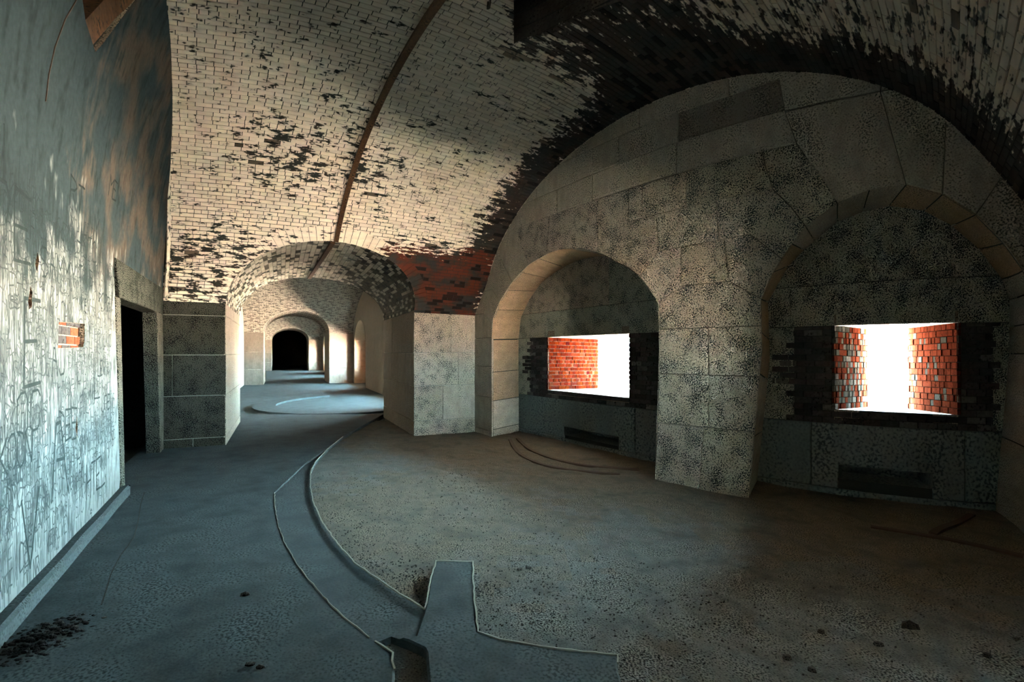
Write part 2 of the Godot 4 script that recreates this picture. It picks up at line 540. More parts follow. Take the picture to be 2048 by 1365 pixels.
# letters as pen strokes on a 4 x 6 field
var GLYPH := {"A": ["00162640", "1333"], "B": ["000636453303", "334240300"], "C": ["45361605011030415"], "D": ["0006264541200"], "E": ["46060040", "0333"], "F": ["460600", "0333"], "G": ["453616050110304143"], "H": ["0006", "4046", "0343"], "I": ["2026"], "J": ["4641301001"], "K": ["0006", "460340"], "L": ["060040"], "M": ["0006234640"], "N": ["00064046"], "O": ["10010516364541301"], "P": ["00063645330"], "R": ["0006364534030", "2340"], "S": ["453616050433424130100"], "T": ["0646", "2620"], "U": ["060110304146"], "V": ["062046"], "W": ["0610233046"], "Y": ["062346", "2320"], "Z": ["06460040"]}

func make_plaster() -> void:
	var w := 2048
	var h := 1664
	var mx := 6.6      # metres along
	var my := 5.4
	var a := noise_bytes(101, 0.004, w, h, 4)
	var b := noise_bytes(102, 0.05, w, h, 3)
	var d := noise_bytes(103, 0.022, w, h, 4, false, 3.0)
	var cut := PackedByteArray()      # depth of carving
	cut.resize(w * h)
	var to_px := func(u: float, y: float) -> Vector2: return Vector2(u / mx * w, (1.0 - y / my) * h)
	var strokes := []       # [a, b, half width px, depth]
	var words := [["SAMMY", 5.42, 2.13, .13, .19, 0.0], ["HSTG", 4.62, 2.42, .12, .19, 0.0], ["OG", 5.80, 1.10, .16, .26, 0.0], ["ROBB", 3.95, 2.02, .09, .15, 0.0], ["RT", 4.85, 2.75, .16, .22, 0.0], ["M", 4.15, 2.62, .16, .22, 0.0],
		["TONE", 4.55, 2.20, .08, .13, 0.0], ["VWA", 5.25, 2.38, .09, .15, 0.0], ["E", 5.70, 1.40, .26, .55, 0.0], ["PE", 6.15, 2.15, .24, .42, 0.05], ["AJ", 5.20, 1.45, .12, .2, 0.0], ["MEN", 3.75, 3.15, .12, .18, 0.0], ["KOGN", 6.05, .92, .1, .2, 0.0], ["A", 5.20, .55, .35, .55, 0.0], ["V", 5.75, .25, .3, .45, 0.0],
		["HTEL", 4.35, .35, .13, .28, 0.0], ["TJM", 4.75, .75, .1, .18, 0.0], ["DEF", 5.05, .95, .12, .22, 0.0], ["KEN", 4.5, 1.95, .07, .12, 0.0], ["JOE", 3.85, 1.05, .09, .15, 0.0], ["LEW", 4.0, 1.4, .08, .14, 0.0], ["WILL", 4.3, 1.2, .08, .14, 0.0]]
	var put := func(text: String, u: float, y: float, cw: float, ch: float, lean: float, hw: float, dep: int) -> void:
		for i in text.length():
			for line in GLYPH[text[i]]:
				var prev := Vector2.ZERO
				for q in range(0, line.length() - 1, 2):
					# letters read from left to right, that is with falling distance from the pier
					var gx := u - (i * 1.25 + int(line[q]) / 4.0) * cw
					var gy := y + int(line[q + 1]) / 6.0 * ch + lean * i * cw
					var p: Vector2 = to_px.call(gx + rng.randf_range(-.012, .012), gy + rng.randf_range(-.012, .012))
					if q > 0: strokes.append([prev, p, hw, dep])
					prev = p
	for t in words:
		put.call(t[0], t[1], t[2], t[3], t[4], t[5], 1.5 + t[4] * 4.0, 225)
	var keys := GLYPH.keys()
	for i in 620:
		var u := rng.randf_range(3.5, 6.55)
		var y := pow(rng.randf(), 0.85) * 2.45 + 0.12
		var s := rng.randf_range(.05, .12)
		var text := ""
		for k in rng.randi_range(1, 4): text += keys[rng.randi() % keys.size()]
		put.call(text, u, y, s * .62, s * 1.5, rng.randf_range(-.2, .2), rng.randf_range(.9, 1.6), rng.randi_range(110, 200))
	for i in 1700:
		var u := rng.randf_range(3.5, 6.55)
		var y := rng.randf_range(.1, 2.6)
		var l := rng.randf_range(.08, .4)
		var p: Vector2 = to_px.call(u, y)
		var q: Vector2 = to_px.call(u + rng.randf_range(-.05, .05), y + l)
		strokes.append([p, q, rng.randf_range(.6, 1.0) * (1.0 if rng.randf() < .8 else 2.4), rng.randi_range(60, 170)])
	for i in 60:
		var p: Vector2 = to_px.call(rng.randf_range(.6, 6.5), rng.randf_range(2.6, 5.0))
		strokes.append([p, p + Vector2(rng.randf_range(-14, 14), rng.randf_range(30, 150)), rng.randf_range(.8, 1.8), rng.randi_range(20, 60)])
	for s in strokes:
		var p: Vector2 = s[0]
		var q: Vector2 = s[1]
		var r: float = s[2]
		var x0 := clampi(int(minf(p.x, q.x) - r - 1), 0, w - 1)
		var x1 := clampi(int(maxf(p.x, q.x) + r + 1), 0, w - 1)
		var y0 := clampi(int(minf(p.y, q.y) - r - 1), 0, h - 1)
		var y1 := clampi(int(maxf(p.y, q.y) + r + 1), 0, h - 1)
		var e := q - p
		var ll := maxf(e.length_squared(), 0.01)
		for y in range(y0, y1 + 1):
			for x in range(x0, x1 + 1):
				var g := Vector2(x, y) - p
				var dd := (g - e * clampf(g.dot(e) / ll, 0.0, 1.0)).length()
				if dd < r + 0.7:
					var v := int(float(s[3]) * clampf(r + 0.7 - dd, 0.0, 1.0))
					var i := y * w + x
					if v > cut[i]: cut[i] = v
	var col := PackedByteArray()
	col.resize(w * h * 3)
	var hg := PackedByteArray()
	hg.resize(w * h)
	var j := 0
	for y in h:
		var up := (1.0 - float(y) / h) * my
		# limewash below, ragged bare render above, darkened further for the weaker light there
		for x in w:
			var i := y * w + x
			var n: float = a[i] / 255.0
			var m: float = d[i] / 255.0
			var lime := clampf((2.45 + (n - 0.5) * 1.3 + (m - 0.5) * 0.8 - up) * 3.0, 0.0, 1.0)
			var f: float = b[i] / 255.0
			# bare render: grey, the dimmer light painted in, with brown patches towards the pier
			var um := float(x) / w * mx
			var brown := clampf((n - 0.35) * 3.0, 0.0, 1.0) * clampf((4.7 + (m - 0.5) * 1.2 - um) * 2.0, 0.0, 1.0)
			var dimmed_render := Color(.165, .205, .215).lerp(Color(.27, .25, .225), brown)
			var c := dimmed_render.lerp(Color(.44, .46, .455), lime * (0.55 + 0.6 * m))
			var stain := clampf((0.45 - m) * 3.0, 0.0, 1.0) * 0.45
			if up < 0.5: stain += clampf((0.5 - up) * 1.2 * (m + f - 0.6), 0.0, 0.6)
			var k := float(cut[i]) / 255.0
			var sh := (0.90 + 0.16 * f) * (1.0 - stain * 0.5)
			col[j] = int(clampf(lerpf(c.r * sh, .12, k), 0, 1) * 255)
			col[j + 1] = int(clampf(lerpf(c.g * sh, .15, k), 0, 1) * 255)
			col[j + 2] = int(clampf(lerpf(c.b * sh, .155, k), 0, 1) * 255)
			hg[i] = int(clampf(0.75 + 0.12 * (f - 0.5) + 0.15 * (m - 0.5) - 0.6 * k, 0, 1) * 255)
			j += 3
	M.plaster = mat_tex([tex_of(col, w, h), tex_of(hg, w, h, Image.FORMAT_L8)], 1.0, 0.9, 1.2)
	M.plaster.metallic_specular = 0.05
	M.plaster.uv1_scale = Vector3(1.0 / mx, 1.0 / my, 1)

# ---------------------------------------------------------------- the mass of the fort round the rooms
# the pier on the near side of the bay, and the opening in it (from, to, sill, head)
var PF := Vector2(-1.0, -2.1)
var PD := Vector2(.6886, .7252)
var PN := Vector2(.7252, -.6886)
var SIDE := [5.25, 6.15, 1.3, 2.1]
var MOUTH1 := [Vector2(2.19, 12.68), Vector2(4.14, 9.74)]
var MOUTH2 := [Vector2(5.722, 8.037), Vector2(6.168, 7.789)]

func build_shell() -> void:
	var o := base("wall_rampart", "massive outer rampart of the fort enclosing the vaulted gallery", "wall", "structure")
	var mb := Mb.new()
	var far := 66.0
	# plan of the outside, with the mouths of the embrasures left open
	var run := [C0 + E1 * -3.0 + C2 * far, C0 + E1 * 7.4 + C2 * far]
	for w in far_windows():
		run.append_array([C0 + E1 * 7.4 + C2 * w[1], C0 + E1 * 7.4 + C2 * w[0]])
	run.append_array([C0 + E1 * 7.4 + C2 * 1.0, MOUTH1[0], MOUTH1[1], MOUTH2[0], MOUTH2[1], Vector2(7.6, 6.4), PF + PD * SIDE[1] + PN * 1.2, PF + PD * SIDE[0] + PN * 1.2, PF + PN * 1.2, Vector2(-4.0, -5.0), C0 + DL * 5.0 - NI * 3.0, C0 - NI * 3.0 + E1 * -2.0])
	var mouths := {}
	for i in far_windows().size(): mouths[2 + 2 * i] = [0.9, 1.95]
	var at1 := 3 + 2 * far_windows().size()
	mouths[at1] = [0.72, 1.97]
	mouths[at1 + 2] = [0.74, 2.0]
	mouths[at1 + 5] = [SIDE[2], SIDE[3]]
	for i in run.size():
		var p: Vector2 = run[i]
		var q: Vector2 = run[(i + 1) % run.size()]
		for band in ([[-0.6, mouths[i][0]], [mouths[i][1], 7.0]] if mouths.has(i) else [[-0.6, 7.0]]):
			mb.plain(P3(p, band[0]), P3(q, band[0]), P3(q, band[1]), P3(p, band[1]), WHITE, P3(q - p, 0).cross(Vector3.UP))
	part("scarp", mb, M.damp, o)
	mb = Mb.new()
	var outline := PackedVector2Array(run)
	var ix := Geometry2D.triangulate_polygon(outline)
	for t in range(0, ix.size(), 3):
		for y in [7.0, -0.6]:
			mb.tri(P3(outline[ix[t]], y), P3(outline[ix[t + 1]], y), P3(outline[ix[t + 2]], y), outline[ix[t]], outline[ix[t + 1]], outline[ix[t + 2]], WHITE, Vector3(0, y, 0))
	part("terreplein", mb, M.damp, o)

func far_windows() -> Array:     # spans along the gallery, far to near
	return [[38.0, 40.5], [28.0, 30.5], [15.6, 17.9], [6.5, 9.5]]

# ---------------------------------------------------------------- outer wall
func in_wall(s: float) -> Vector3:
	return wall_pt(s, 1, -1) - wall_pt(s, 1, 0)

func build_outer_wall() -> void:
	var o := base("wall_right", "curved outer wall of large granite blocks pierced by two gun embrasures", "wall", "structure")
	var map := wall_pt
	var toward := Vector3(-0.8, 0, 0.6)
	var a1 := V([.717, -.1, .707, 2.213, 1.003, 2.577, 1.445, 2.89, 1.957, 3.12, 2.497, 3.223, 2.78, 3.243, 3.292, 3.182, 3.744, 3.018, 4.223, 2.751, 4.405, 2.623, 4.57, 2.426, 4.698, 2.248, 4.706, 1.6, 4.646, -.1])
	var b1 := V([.33, -.1, .326, 2.25, .681, 2.652, 1.116, 2.965, 1.5, 3.10, 2.124, 3.235, 2.6, 3.25, 3.25, 3.19, 3.85, 3.0, 4.3, 2.73, 4.5, 2.58, 4.65, 2.40, 4.76, 2.20, 4.77, 1.6, 4.72, -.1])
	var a2 := V([5.81, -.1, 5.951, 1.644, 5.941, 2.199, 6.065, 2.474, 6.246, 2.754, 6.37, 2.918, 6.648, 3.11, 6.908, 3.19, 7.192, 3.192, 7.458, 3.063, 7.696, 2.849, 7.895, 2.578, 8.03, 2.334, 8.09, 2.15, 8.10, 1.6, 8.06, -.1])
	var b2 := V([5.60, -.1, 5.793, 1.526, 5.766, 2.24, 6.032, 2.661, 6.22, 2.83, 6.34, 2.92, 6.585, 3.108, 6.86, 3.183, 7.158, 3.212, 7.55, 3.12, 7.85, 2.94, 8.15, 2.68, 8.40, 2.36, 8.48, 2.15, 8.47, 1.6, 8.32, -.1])
	# mortar bed behind the stones
	var mb := Mb.new()
	var bed := [rect(-0.3, 9.8, -0.1, 5.4)]
	for hole in [a1, a2]:
		var next := []
		for q in bed: next.append_array(Geometry2D.clip_polygons(q, hole))
		bed = next
	for q in bed: fill(mb, q, map, 0.03, WHITE, toward, 0.3)
	part("mortar_bed", mb, M.old_mortar, o)
	var tone := func(lo: float, hi: float) -> Color:
		var g := rng.randf_range(lo, hi)
		return Color(g * rng.randf_range(.97, 1.03), g, g * rng.randf_range(.95, 1.02))
	# stones of the face, course by course: [smooth or picked, outline]
	var S := []
	for r in [[-.02, .10], [.10, .75], [.75, 1.35], [1.35, 1.91]]: S.append(["s", [-.1, r[0], .713, r[0], .71, r[1], -.1, r[1]]])
	S.append(["s", [-.1, 1.91, .71, 1.91, .707, 2.213, .35, 2.40, -.1, 2.40]])
	S.append(["s", [-.1, 2.40, .35, 2.40, .707, 2.213, 1.003, 2.577, .72, 2.85, -.1, 2.85]])
	S.append(["s", [-.1, 2.85, .72, 2.85, 1.003, 2.577, 1.445, 2.89, .98, 3.46, -.1, 3.46]])
	S.append(["s", [.1, 3.46, .98, 3.46, 1.445, 2.89, 1.957, 3.12, 1.59, 3.84, .1, 3.84]])
	S.append(["p", [1.59, 3.84, 1.957, 3.12, 2.497, 3.223, 2.55, 3.84]])
	S.append(["p", [2.55, 3.84, 2.497, 3.223, 2.78, 3.243, 3.292, 3.182, 3.66, 3.052, 3.66, 3.83]])
	S.append(["p", [3.66, 3.83, 3.66, 3.052, 3.744, 3.018, 4.223, 2.751, 4.405, 2.623, 4.698, 2.909, 4.66, 3.385, 4.22, 3.385, 4.22, 3.82]])
	S.append(["p", [4.22, 3.385, 4.445, 3.385, 4.445, 3.82, 4.22, 3.82]])
	S.append(["p", [4.445, 3.385, 5.08, 3.383, 5.08, 3.815, 4.445, 3.82]])
	S.append(["p", [5.08, 3.383, 6.061, 3.37, 5.996, 3.6, 5.95, 3.81, 5.08, 3.815]])
	S.append(["p", [4.66, 3.385, 4.698, 2.909, 5.49, 2.915, 5.45, 3.383]])
	S.append(["p", [5.45, 3.383, 5.49, 2.915, 5.828, 2.925, 6.146, 2.614, 6.246, 2.754, 6.37, 2.918, 6.228, 3.157, 6.061, 3.37]])
	S.append(["p", [5.95, 3.81, 5.996, 3.6, 6.061, 3.37, 6.228, 3.157, 6.37, 2.918, 6.648, 3.11, 6.602, 3.234, 6.288, 3.80]])
	S.append(["p", [5.549, 2.918, 5.828, 2.925, 6.146, 2.614, 6.065, 2.474, 5.941, 2.199, 5.606, 2.426]])
	S.append(["p", [5.015, 2.43, 5.606, 2.426, 5.549, 2.918, 5.015, 2.912]])
	S.append(["p", [4.405, 2.623, 4.57, 2.426, 4.698, 2.248, 5.015, 2.43, 5.015, 2.912, 4.698, 2.909]])
	S.append(["p", [4.698, 2.248, 4.706, 1.91, 5.948, 1.905, 5.941, 2.199, 5.606, 2.426, 5.015, 2.43]])
	S.append(["p", [4.706, 1.35, 5.365, 1.35, 5.36, 1.908, 4.706, 1.91]])
	S.append(["p", [5.365, 1.35, 5.93, 1.35, 5.951, 1.644, 5.948, 1.905, 5.36, 1.908]])
	S.append(["p", [4.68, .72, 5.36, .735, 5.365, 1.35, 4.70, 1.35]])
	S.append(["p", [5.36, .735, 5.88, .735, 5.93, 1.35, 5.365, 1.35]])
	S.append(["p", [4.646, -.02, 5.24, -.02, 5.305, .733, 4.68, .72]])
	S.append(["p", [5.24, -.02, 5.815, -.02, 5.88, .735, 5.305, .733]])
	var x0 := 0.6
	for x1 in [1.75, 2.75, 3.55, 4.95]:
		S.append(["s", [x0, 3.835, x1, 3.825, x1, 4.21, x0, 4.21]])
		x0 = x1
	S.append(["s", [4.95, 3.82, 6.288, 3.80, 6.176, 4.18, 4.95, 4.21]])
	x0 = 1.2
	for x1 in [2.2, 3.1, 4.05, 4.97]:
		S.append(["s", [x0, 4.21, x1, 4.21, x1, 4.59, x0, 4.59]])
		x0 = x1
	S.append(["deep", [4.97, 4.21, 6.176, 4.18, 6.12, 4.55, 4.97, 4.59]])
	S.append(["s", [6.176, 4.18, 6.994, 4.13, 7.05, 4.52, 6.12, 4.55]])
	S.append(["s", [6.994, 4.13, 8.4, 4.11, 8.4, 4.5, 7.05, 4.52]])
	x0 = 1.8
	for x1 in [3.2, 4.4, 5.6, 6.9, 8.3]:
		S.append(["s", [x0, 4.59 if x0 < 5.5 else 4.53, x1, 4.59 if x1 < 5.5 else 4.53, x1, 5.15, x0, 5.15]])
		x0 = x1
	S.append(["s", [6.176, 4.167, 6.288, 3.80, 6.648, 3.11, 6.908, 3.19, 7.192, 3.192, 6.994, 4.125]])
	S.append(["s", [6.994, 4.125, 7.192, 3.192, 7.458, 3.063, 7.50, 4.115]])
	S.append(["s", [7.50, 4.115, 7.458, 3.063, 7.696, 2.849, 8.1, 3.55, 8.1, 4.11]])
	S.append(["s", [8.1, 3.55, 7.696, 2.849, 7.895, 2.578, 8.03, 2.334, 8.6, 2.5, 8.6, 3.55]])
	S.append(["s", [8.03, 2.334, 8.09, 2.15, 8.095, 1.91, 9.4, 1.91, 9.4, 2.5, 8.6, 2.5]])
	for r in [[-.02, .73], [.73, 1.35], [1.35, 1.91]]: S.append(["s", [8.08, r[0], 9.4, r[0], 9.4, r[1], 8.095, r[1]]])
	for s in S:
		var deep: bool = s[0] == "deep"
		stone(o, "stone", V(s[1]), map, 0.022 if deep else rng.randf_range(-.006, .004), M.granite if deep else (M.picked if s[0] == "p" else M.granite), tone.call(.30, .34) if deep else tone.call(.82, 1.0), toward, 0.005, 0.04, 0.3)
	# jambs and arches of the two recesses, stone by stone
	for set2 in [[a1, b1, [0.0, .10, .34, .58, .85, 1.6, 2.6, 3.6, 4.6, 6.6, 8.6, 9.6, 10.6, 11.6, 12.45, 12.7, 13.2, 13.6, 13.9, 14.0], "s"], [a2, b2, [0.0, .45, .85, 1.35, 2.0, 3.0, 4.0, 5.0, 6.0, 7.0, 8.0, 9.0, 10.0, 11.0, 12.0, 13.0, 13.5, 14.0, 14.5, 15.0], "s"]]:
		var fr: PackedVector2Array = set2[0]
		var bk: PackedVector2Array = set2[1]
		var at := func(p: float, off: float) -> Vector3:
			var i := clampi(int(floor(p)), 0, fr.size() - 2)
			var f := fr[i].lerp(fr[i + 1], p - i)
			var b := bk[i].lerp(bk[i + 1], p - i)
			var q := f.lerp(b, off / 0.85)
			return wall_pt(q.x, q.y, off)
		var cuts: Array = set2[2]
		for i in cuts.size() - 1:
			var m2 := Mb.new()
			var p0: float = cuts[i]
			var p1: float = cuts[i + 1]
			var n := maxi(2, int(ceil((p1 - p0) * 2)))
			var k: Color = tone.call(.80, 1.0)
			# arch beside the pier: warm bounced light tinted in; right arch: iron-stained stones
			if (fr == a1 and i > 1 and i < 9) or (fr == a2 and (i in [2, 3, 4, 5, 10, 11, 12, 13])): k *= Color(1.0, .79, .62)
			var run := rng.randf() * 2.0
			var e := 0.006 / maxf(0.05, at.call(p0, 0.0).distance_to(at.call(p1, 0.0))) * (p1 - p0)
			var mid: Vector3 = at.call((fr.size() - 1) / 2.0, 0.4) - Vector3(0, 1.5, 0)
			for t in n:
				var q0 := lerpf(p0 + e, p1 - e, float(t) / n)
				var q1 := lerpf(p0 + e, p1 - e, float(t + 1) / n)
				var l: float = at.call(q0, 0.0).distance_to(at.call(q1, 0.0))
				# a small rounded arris, then the face
				var offs := [0.02, 0.3, 0.6, 0.86]
				for w in offs.size() - 1:
					var A: Vector3 = at.call(q0, offs[w]); var B: Vector3 = at.call(q1, offs[w]); var Cc: Vector3 = at.call(q1, offs[w + 1]); var D: Vector3 = at.call(q0, offs[w + 1])
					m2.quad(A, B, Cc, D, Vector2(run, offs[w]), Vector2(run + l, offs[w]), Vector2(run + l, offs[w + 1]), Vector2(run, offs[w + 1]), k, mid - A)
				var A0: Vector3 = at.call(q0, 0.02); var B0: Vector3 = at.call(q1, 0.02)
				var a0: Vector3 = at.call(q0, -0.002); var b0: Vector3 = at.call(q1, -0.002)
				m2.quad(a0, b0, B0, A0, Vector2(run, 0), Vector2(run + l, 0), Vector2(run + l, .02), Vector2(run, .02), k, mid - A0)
				run += l
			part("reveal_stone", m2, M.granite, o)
		# mortar behind the joints of the reveal
		var m3 := Mb.new()
		for i in (fr.size() - 1) * 2:
			var q0 := i / 2.0
			var q1 := q0 + 0.5
			var out := (at.call(q0, 0.4) as Vector3) - (at.call((fr.size() - 1) / 2.0, 0.4) as Vector3) + Vector3(0, 1.6, 0)
			if fr[int(q0)].y < 2.2: out.y = 0.0
			out = out.normalized() * 0.035
			m3.plain(at.call(q0, 0.03) + out, at.call(q1, 0.03) + out, at.call(q1, 0.84) + out, at.call(q0, 0.84) + out, WHITE, -out)
		part("mortar_bed", m3, M.mortar, o)
	# the thin back wall inside each recess: granite above and below, brick infill round the opening
	recess(o, b1, [0.33, 4.77], [1.375, 3.50, .912, 1.914], [.76, 4.12, .765, 1.915], [1.88, 3.27, .12, .268], [1.30, 3.05], 2.40, tone)
	recess(o, b2, [5.5, 8.48], [6.55, 7.92, .96, 1.925], [6.10, 8.30, .80, 1.92], [6.60, 7.65, .17, .33], [6.05, 7.85], 2.40, tone)

func recess(o: Node3D, arch: PackedVector2Array, span: Array, win: Array, panel: Array, slot: Array, cuts: Array, mid_y: float, tone: Callable) -> void:
	var toward := Vector3(-0.8, 0, 0.6)
	var holes := [rect(win[0], win[1], win[2], win[3]), rect(slot[0], slot[1], slot[2], slot[3])]
	var mb := Mb.new()
	var bed := [rect(span[0] - .3, span[1] + .3, -0.1, 3.6)]
	for h in holes:
		var next := []
		for q in bed: next.append_array(clip_hole(q, h))
		bed = next
	for q in bed: fill(mb, q, wall_pt, 0.88, WHITE, toward, 0.3)
	part("mortar_bed", mb, M.mortar, o)
	# granite
	var polys := []
	var lo: float = panel[2]
	polys.append(rect(span[0] - .1, slot[0] - .3, .06, lo))
	polys.append(V([slot[0] - .3, .06, slot[0], .06, slot[0], slot[3], slot[1], slot[3], slot[1], .06, slot[1] + .35, .06, slot[1] + .35, lo, slot[0] - .3, lo]))
	polys.append(rect(slot[1] + .35, span[1] + .1, .06, lo))
	polys.append(rect(span[0] - .1, span[1] + .1, -.05, .06))
	polys.append(rect(span[0] - .1, panel[0], lo, panel[3]))
	polys.append(rect(panel[1], span[1] + .1, lo, panel[3]))
	polys.append(rect(span[0] - .1, cuts[0], panel[3], mid_y))
	polys.append(rect(cuts[0], span[1] + .1, panel[3], mid_y))
	polys.append(rect(span[0] - .1, cuts[1], mid_y, 3.5))
	polys.append(rect(cuts[1], span[1] + .1, mid_y, 3.5))
	for q in polys:
		stone(o, "stone", q, wall_pt, 0.85 + rng.randf_range(-.004, .006), M.damp if q[0].y < .5 else M.picked, tone.call(1.0, 1.2) * Color(.82, 1.0, 1.02), toward, 0.004, 0.03, 0.3)
	# the dark slot below the sill: floor, back and cheeks
	var ms := Mb.new()
	var s0: float = slot[0]; var s1: float = slot[1]; var y0: float = slot[2]; var y1: float = slot[3]
	ms.plain(wall_pt(s0, y0, .85), wall_pt(s1, y0, .85), wall_pt(s1, y0, 1.3), wall_pt(s0, y0, 1.3), WHITE, Vector3.UP)
	ms.plain(wall_pt(s0, y1, .85), wall_pt(s1, y1, .85), wall_pt(s1, y1, 1.3), wall_pt(s0, y1, 1.3), WHITE, Vector3.DOWN)
	ms.plain(wall_pt(s0, y0, 1.3), wall_pt(s1, y0, 1.3), wall_pt(s1, y1, 1.3), wall_pt(s0, y1, 1.3), WHITE, toward)
	for s in [s0, s1]: ms.plain(wall_pt(s, y0, .85), wall_pt(s, y0, 1.3), wall_pt(s, y1, 1.3), wall_pt(s, y1, .85), WHITE, toward)
	part("slot", ms, M.damp, o)
	# brick infill, very dark
	var y := lo
	var row := 0
	while y < panel[3] - 0.02:
		var ye := minf(y + 0.072, panel[3])
		var x: float = panel[0] - (0.1 if row % 2 == 0 else 0.0) - (0.18 if row > 5 and row < 11 else 0.0)
		while x < panel[1]:
			var xe := minf(x + 0.212, panel[1] + (0.08 if row % 3 == 0 else 0.0))
			for seg in cut_span(x, xe, y, ye, win):
				if seg[1] - seg[0] > 0.03:
					var m2 := Mb.new()
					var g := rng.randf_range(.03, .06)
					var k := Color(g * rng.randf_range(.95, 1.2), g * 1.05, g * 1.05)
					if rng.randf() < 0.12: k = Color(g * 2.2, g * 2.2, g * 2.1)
					brick(m2, wall_pt, seg[0] + .004, seg[1] - .004, y + .004, ye - .004, 0.846 + rng.randf_range(-.006, .006), 0.88, k, toward, Vector2(rng.randf(), rng.randf()))
					part("brick", m2, M.brick, o)
			x = xe
		y = ye
		row += 1

func cut_span(x: float, xe: float, y: float, ye: float, win: Array) -> Array:
	if (y + ye) / 2 < win[2] or (y + ye) / 2 > win[3]: return [[x, xe]]
	var out := []
	if x < win[0]: out.append([x, minf(xe, win[0])])
	if xe > win[1]: out.append([maxf(x, win[1]), xe])
	return out

# the four pieces of q round a rectangular hole
func clip_hole(q: PackedVector2Array, h: PackedVector2Array) -> Array:
	var big := 50.0
	var out := []
	for r in [rect(-big, h[0].x, -big, big), rect(h[1].x, big, -big, big), rect(h[0].x, h[1].x, -big, h[0].y), rect(h[0].x, h[1].x, h[2].y, big)]:
		out.append_array(Geometry2D.intersect_polygons(q, r))
	return out

# ---------------------------------------------------------------- embrasures
func build_embrasures() -> void:
	embrasure("window_1", "embrasure beside the archway with a sunlit orange brick cheek", wall_pt(1.375, 0, .85), wall_pt(3.50, 0, .85), MOUTH1, .912, 1.914, .72, 1.97)
	embrasure("window_2", "embrasure in the right-hand recess showing mottled grey and red brick cheeks", wall_pt(6.55, 0, .85), wall_pt(7.92, 0, .85), MOUTH2, .96, 1.925, .74, 2.0)

func embrasure(called: String, label: String, A: Vector3, B: Vector3, mouth: Array, lo: float, hi: float, lo2: float, hi2: float) -> void:
	var o := base(called, label, "embrasure", "structure")
	var A2 := P3(mouth[0], 0)
	var B2 := P3(mouth[1], 0)
	for side in 2:
		var p := A if side == 0 else B
		var q := A2 if side == 0 else B2
		var inward := (B - A).normalized() * (1.0 if side == 0 else -1.0)
		var l := p.distance_to(q)
		var map := func(x: float, y: float, off: float) -> Vector3:
			var t := x / l
			var r := p.lerp(q, t) - inward * off
			r.y = lerpf(lerpf(lo, lo2, t), lerpf(hi, hi2, t), y)
			return r
		var mb := Mb.new()
		mb.plain(map.call(-.02, 0, .02), map.call(l + .05, 0, .02), map.call(l + .05, 1, .02), map.call(-.02, 1, .02), Color(.16, .12, .10), inward)
		part("mortar_bed", mb, M.dimmed_brick, o)
		var rows := 14
		for r in rows:
			var x := -0.02 if r % 2 == 0 else -0.12
			while x < l:
				var xe := minf(x + (0.21 if (r % 4) < 2 else 0.155), l)
				var xs := maxf(x, -0.01)
				if xe - xs > 0.02:
					var m2 := Mb.new()
					var g := rng.randf_range(.6, 1.15)
					var k := (Color(.095, .0155, .0075) if called == "window_1" else Color(.80, .19, .105)) * g  # base tones set per window to offset the daylight it gets
					var pick := rng.randf()
					if called == "window_2":
						if side == 0 and pick < 0.55: k = Color(.12, .13, .12) * g * (2.0 if pick < 0.15 else 1.0)
						elif side == 1 and pick < 0.16: k = Color(.125, .135, .125) * g
					elif pick < 0.08: k = Color(.12, .035, .02) * g
					elif pick < 0.2: k = Color(.06, .012, .008) * g
					if called == "window_2" and k.r < .3: k *= 4.5
					brick(m2, map, xs + .004, xe - .004, (r + .06) / rows, (r + .94) / rows, rng.randf_range(-.012, .004), .02, k, inward, Vector2(rng.randf(), rng.randf()))
					part("brick", m2, M.dimmed_brick, o)
				x = xe
	# head and sill: slabs toned pale so they burn out white in daylight
	for top in 2:
		var ya := hi if top else lo
		var yb := hi2 if top else lo2
		var th := 0.12 if top else -0.12
		var mb := Mb.new()
		var k := Color(.55, .53, .5)
		var toward := Vector3.DOWN if top else Vector3.UP
		var a := Vector3(A.x, ya, A.z); var b := Vector3(B.x, ya, B.z); var c := Vector3(B2.x, yb, B2.z); var d := Vector3(A2.x, yb, A2.z)
		mb.plain(a, b, c, d, k, toward)
		mb.plain(a, b, b + Vector3(0, th, 0), a + Vector3(0, th, 0), k, (a - d))
		mb.plain(a + Vector3(0, th, 0), b + Vector3(0, th, 0), c + Vector3(0, th, 0), d + Vector3(0, th, 0), k, -toward)
		part("head_slab" if top else "sill_slab", mb, M.granite, o)

# ---------------------------------------------------------------- pier with the archway
const AC := 2.5       # centre of the archway across the gallery
const AW := 1.6
const ASP := 2.45
const ARI := 1.05

func solve_vault(a: float, y: float) -> Vector2:    # -> (f, v)
	var f := clampf((y - 2.45) / 0.7, 0.0, 3.0)
	var v := clampf(a / 5.36, 0.0, 1.0)
	for it in 14:
		var p := vault_pt(f, v)
		var r := Vector2(gal_ab(p).x - a, p.y - y)
		var pf := vault_pt(f + 0.02, v)
		var pv := vault_pt(f, v + 0.02)
		var jf := Vector2(gal_ab(pf).x - gal_ab(p).x, pf.y - p.y) / 0.02
		var jv := Vector2(gal_ab(pv).x - gal_ab(p).x, pv.y - p.y) / 0.02
		var det := jf.x * jv.y - jf.y * jv.x
		f -= clampf((r.x * jv.y - r.y * jv.x) / det, -0.3, 0.3)
		v -= clampf((jf.x * r.y - jf.y * r.x) / det, -0.2, 0.2)
	return Vector2(f, v)

func arch_at(t: float, grow := 0.0) -> Vector2:     # t 0..1 from rear to outer springing -> (a, y)
	var w := PI * (1.0 - t)
	return Vector2(AC + (AW + grow) * cos(w), ASP + (ARI + grow) * sin(w))

var ring_in := PackedVector2Array()      # (f, v)
var ring_out := PackedVector2Array()
var ring_b := PackedFloat32Array()
const RN := 48

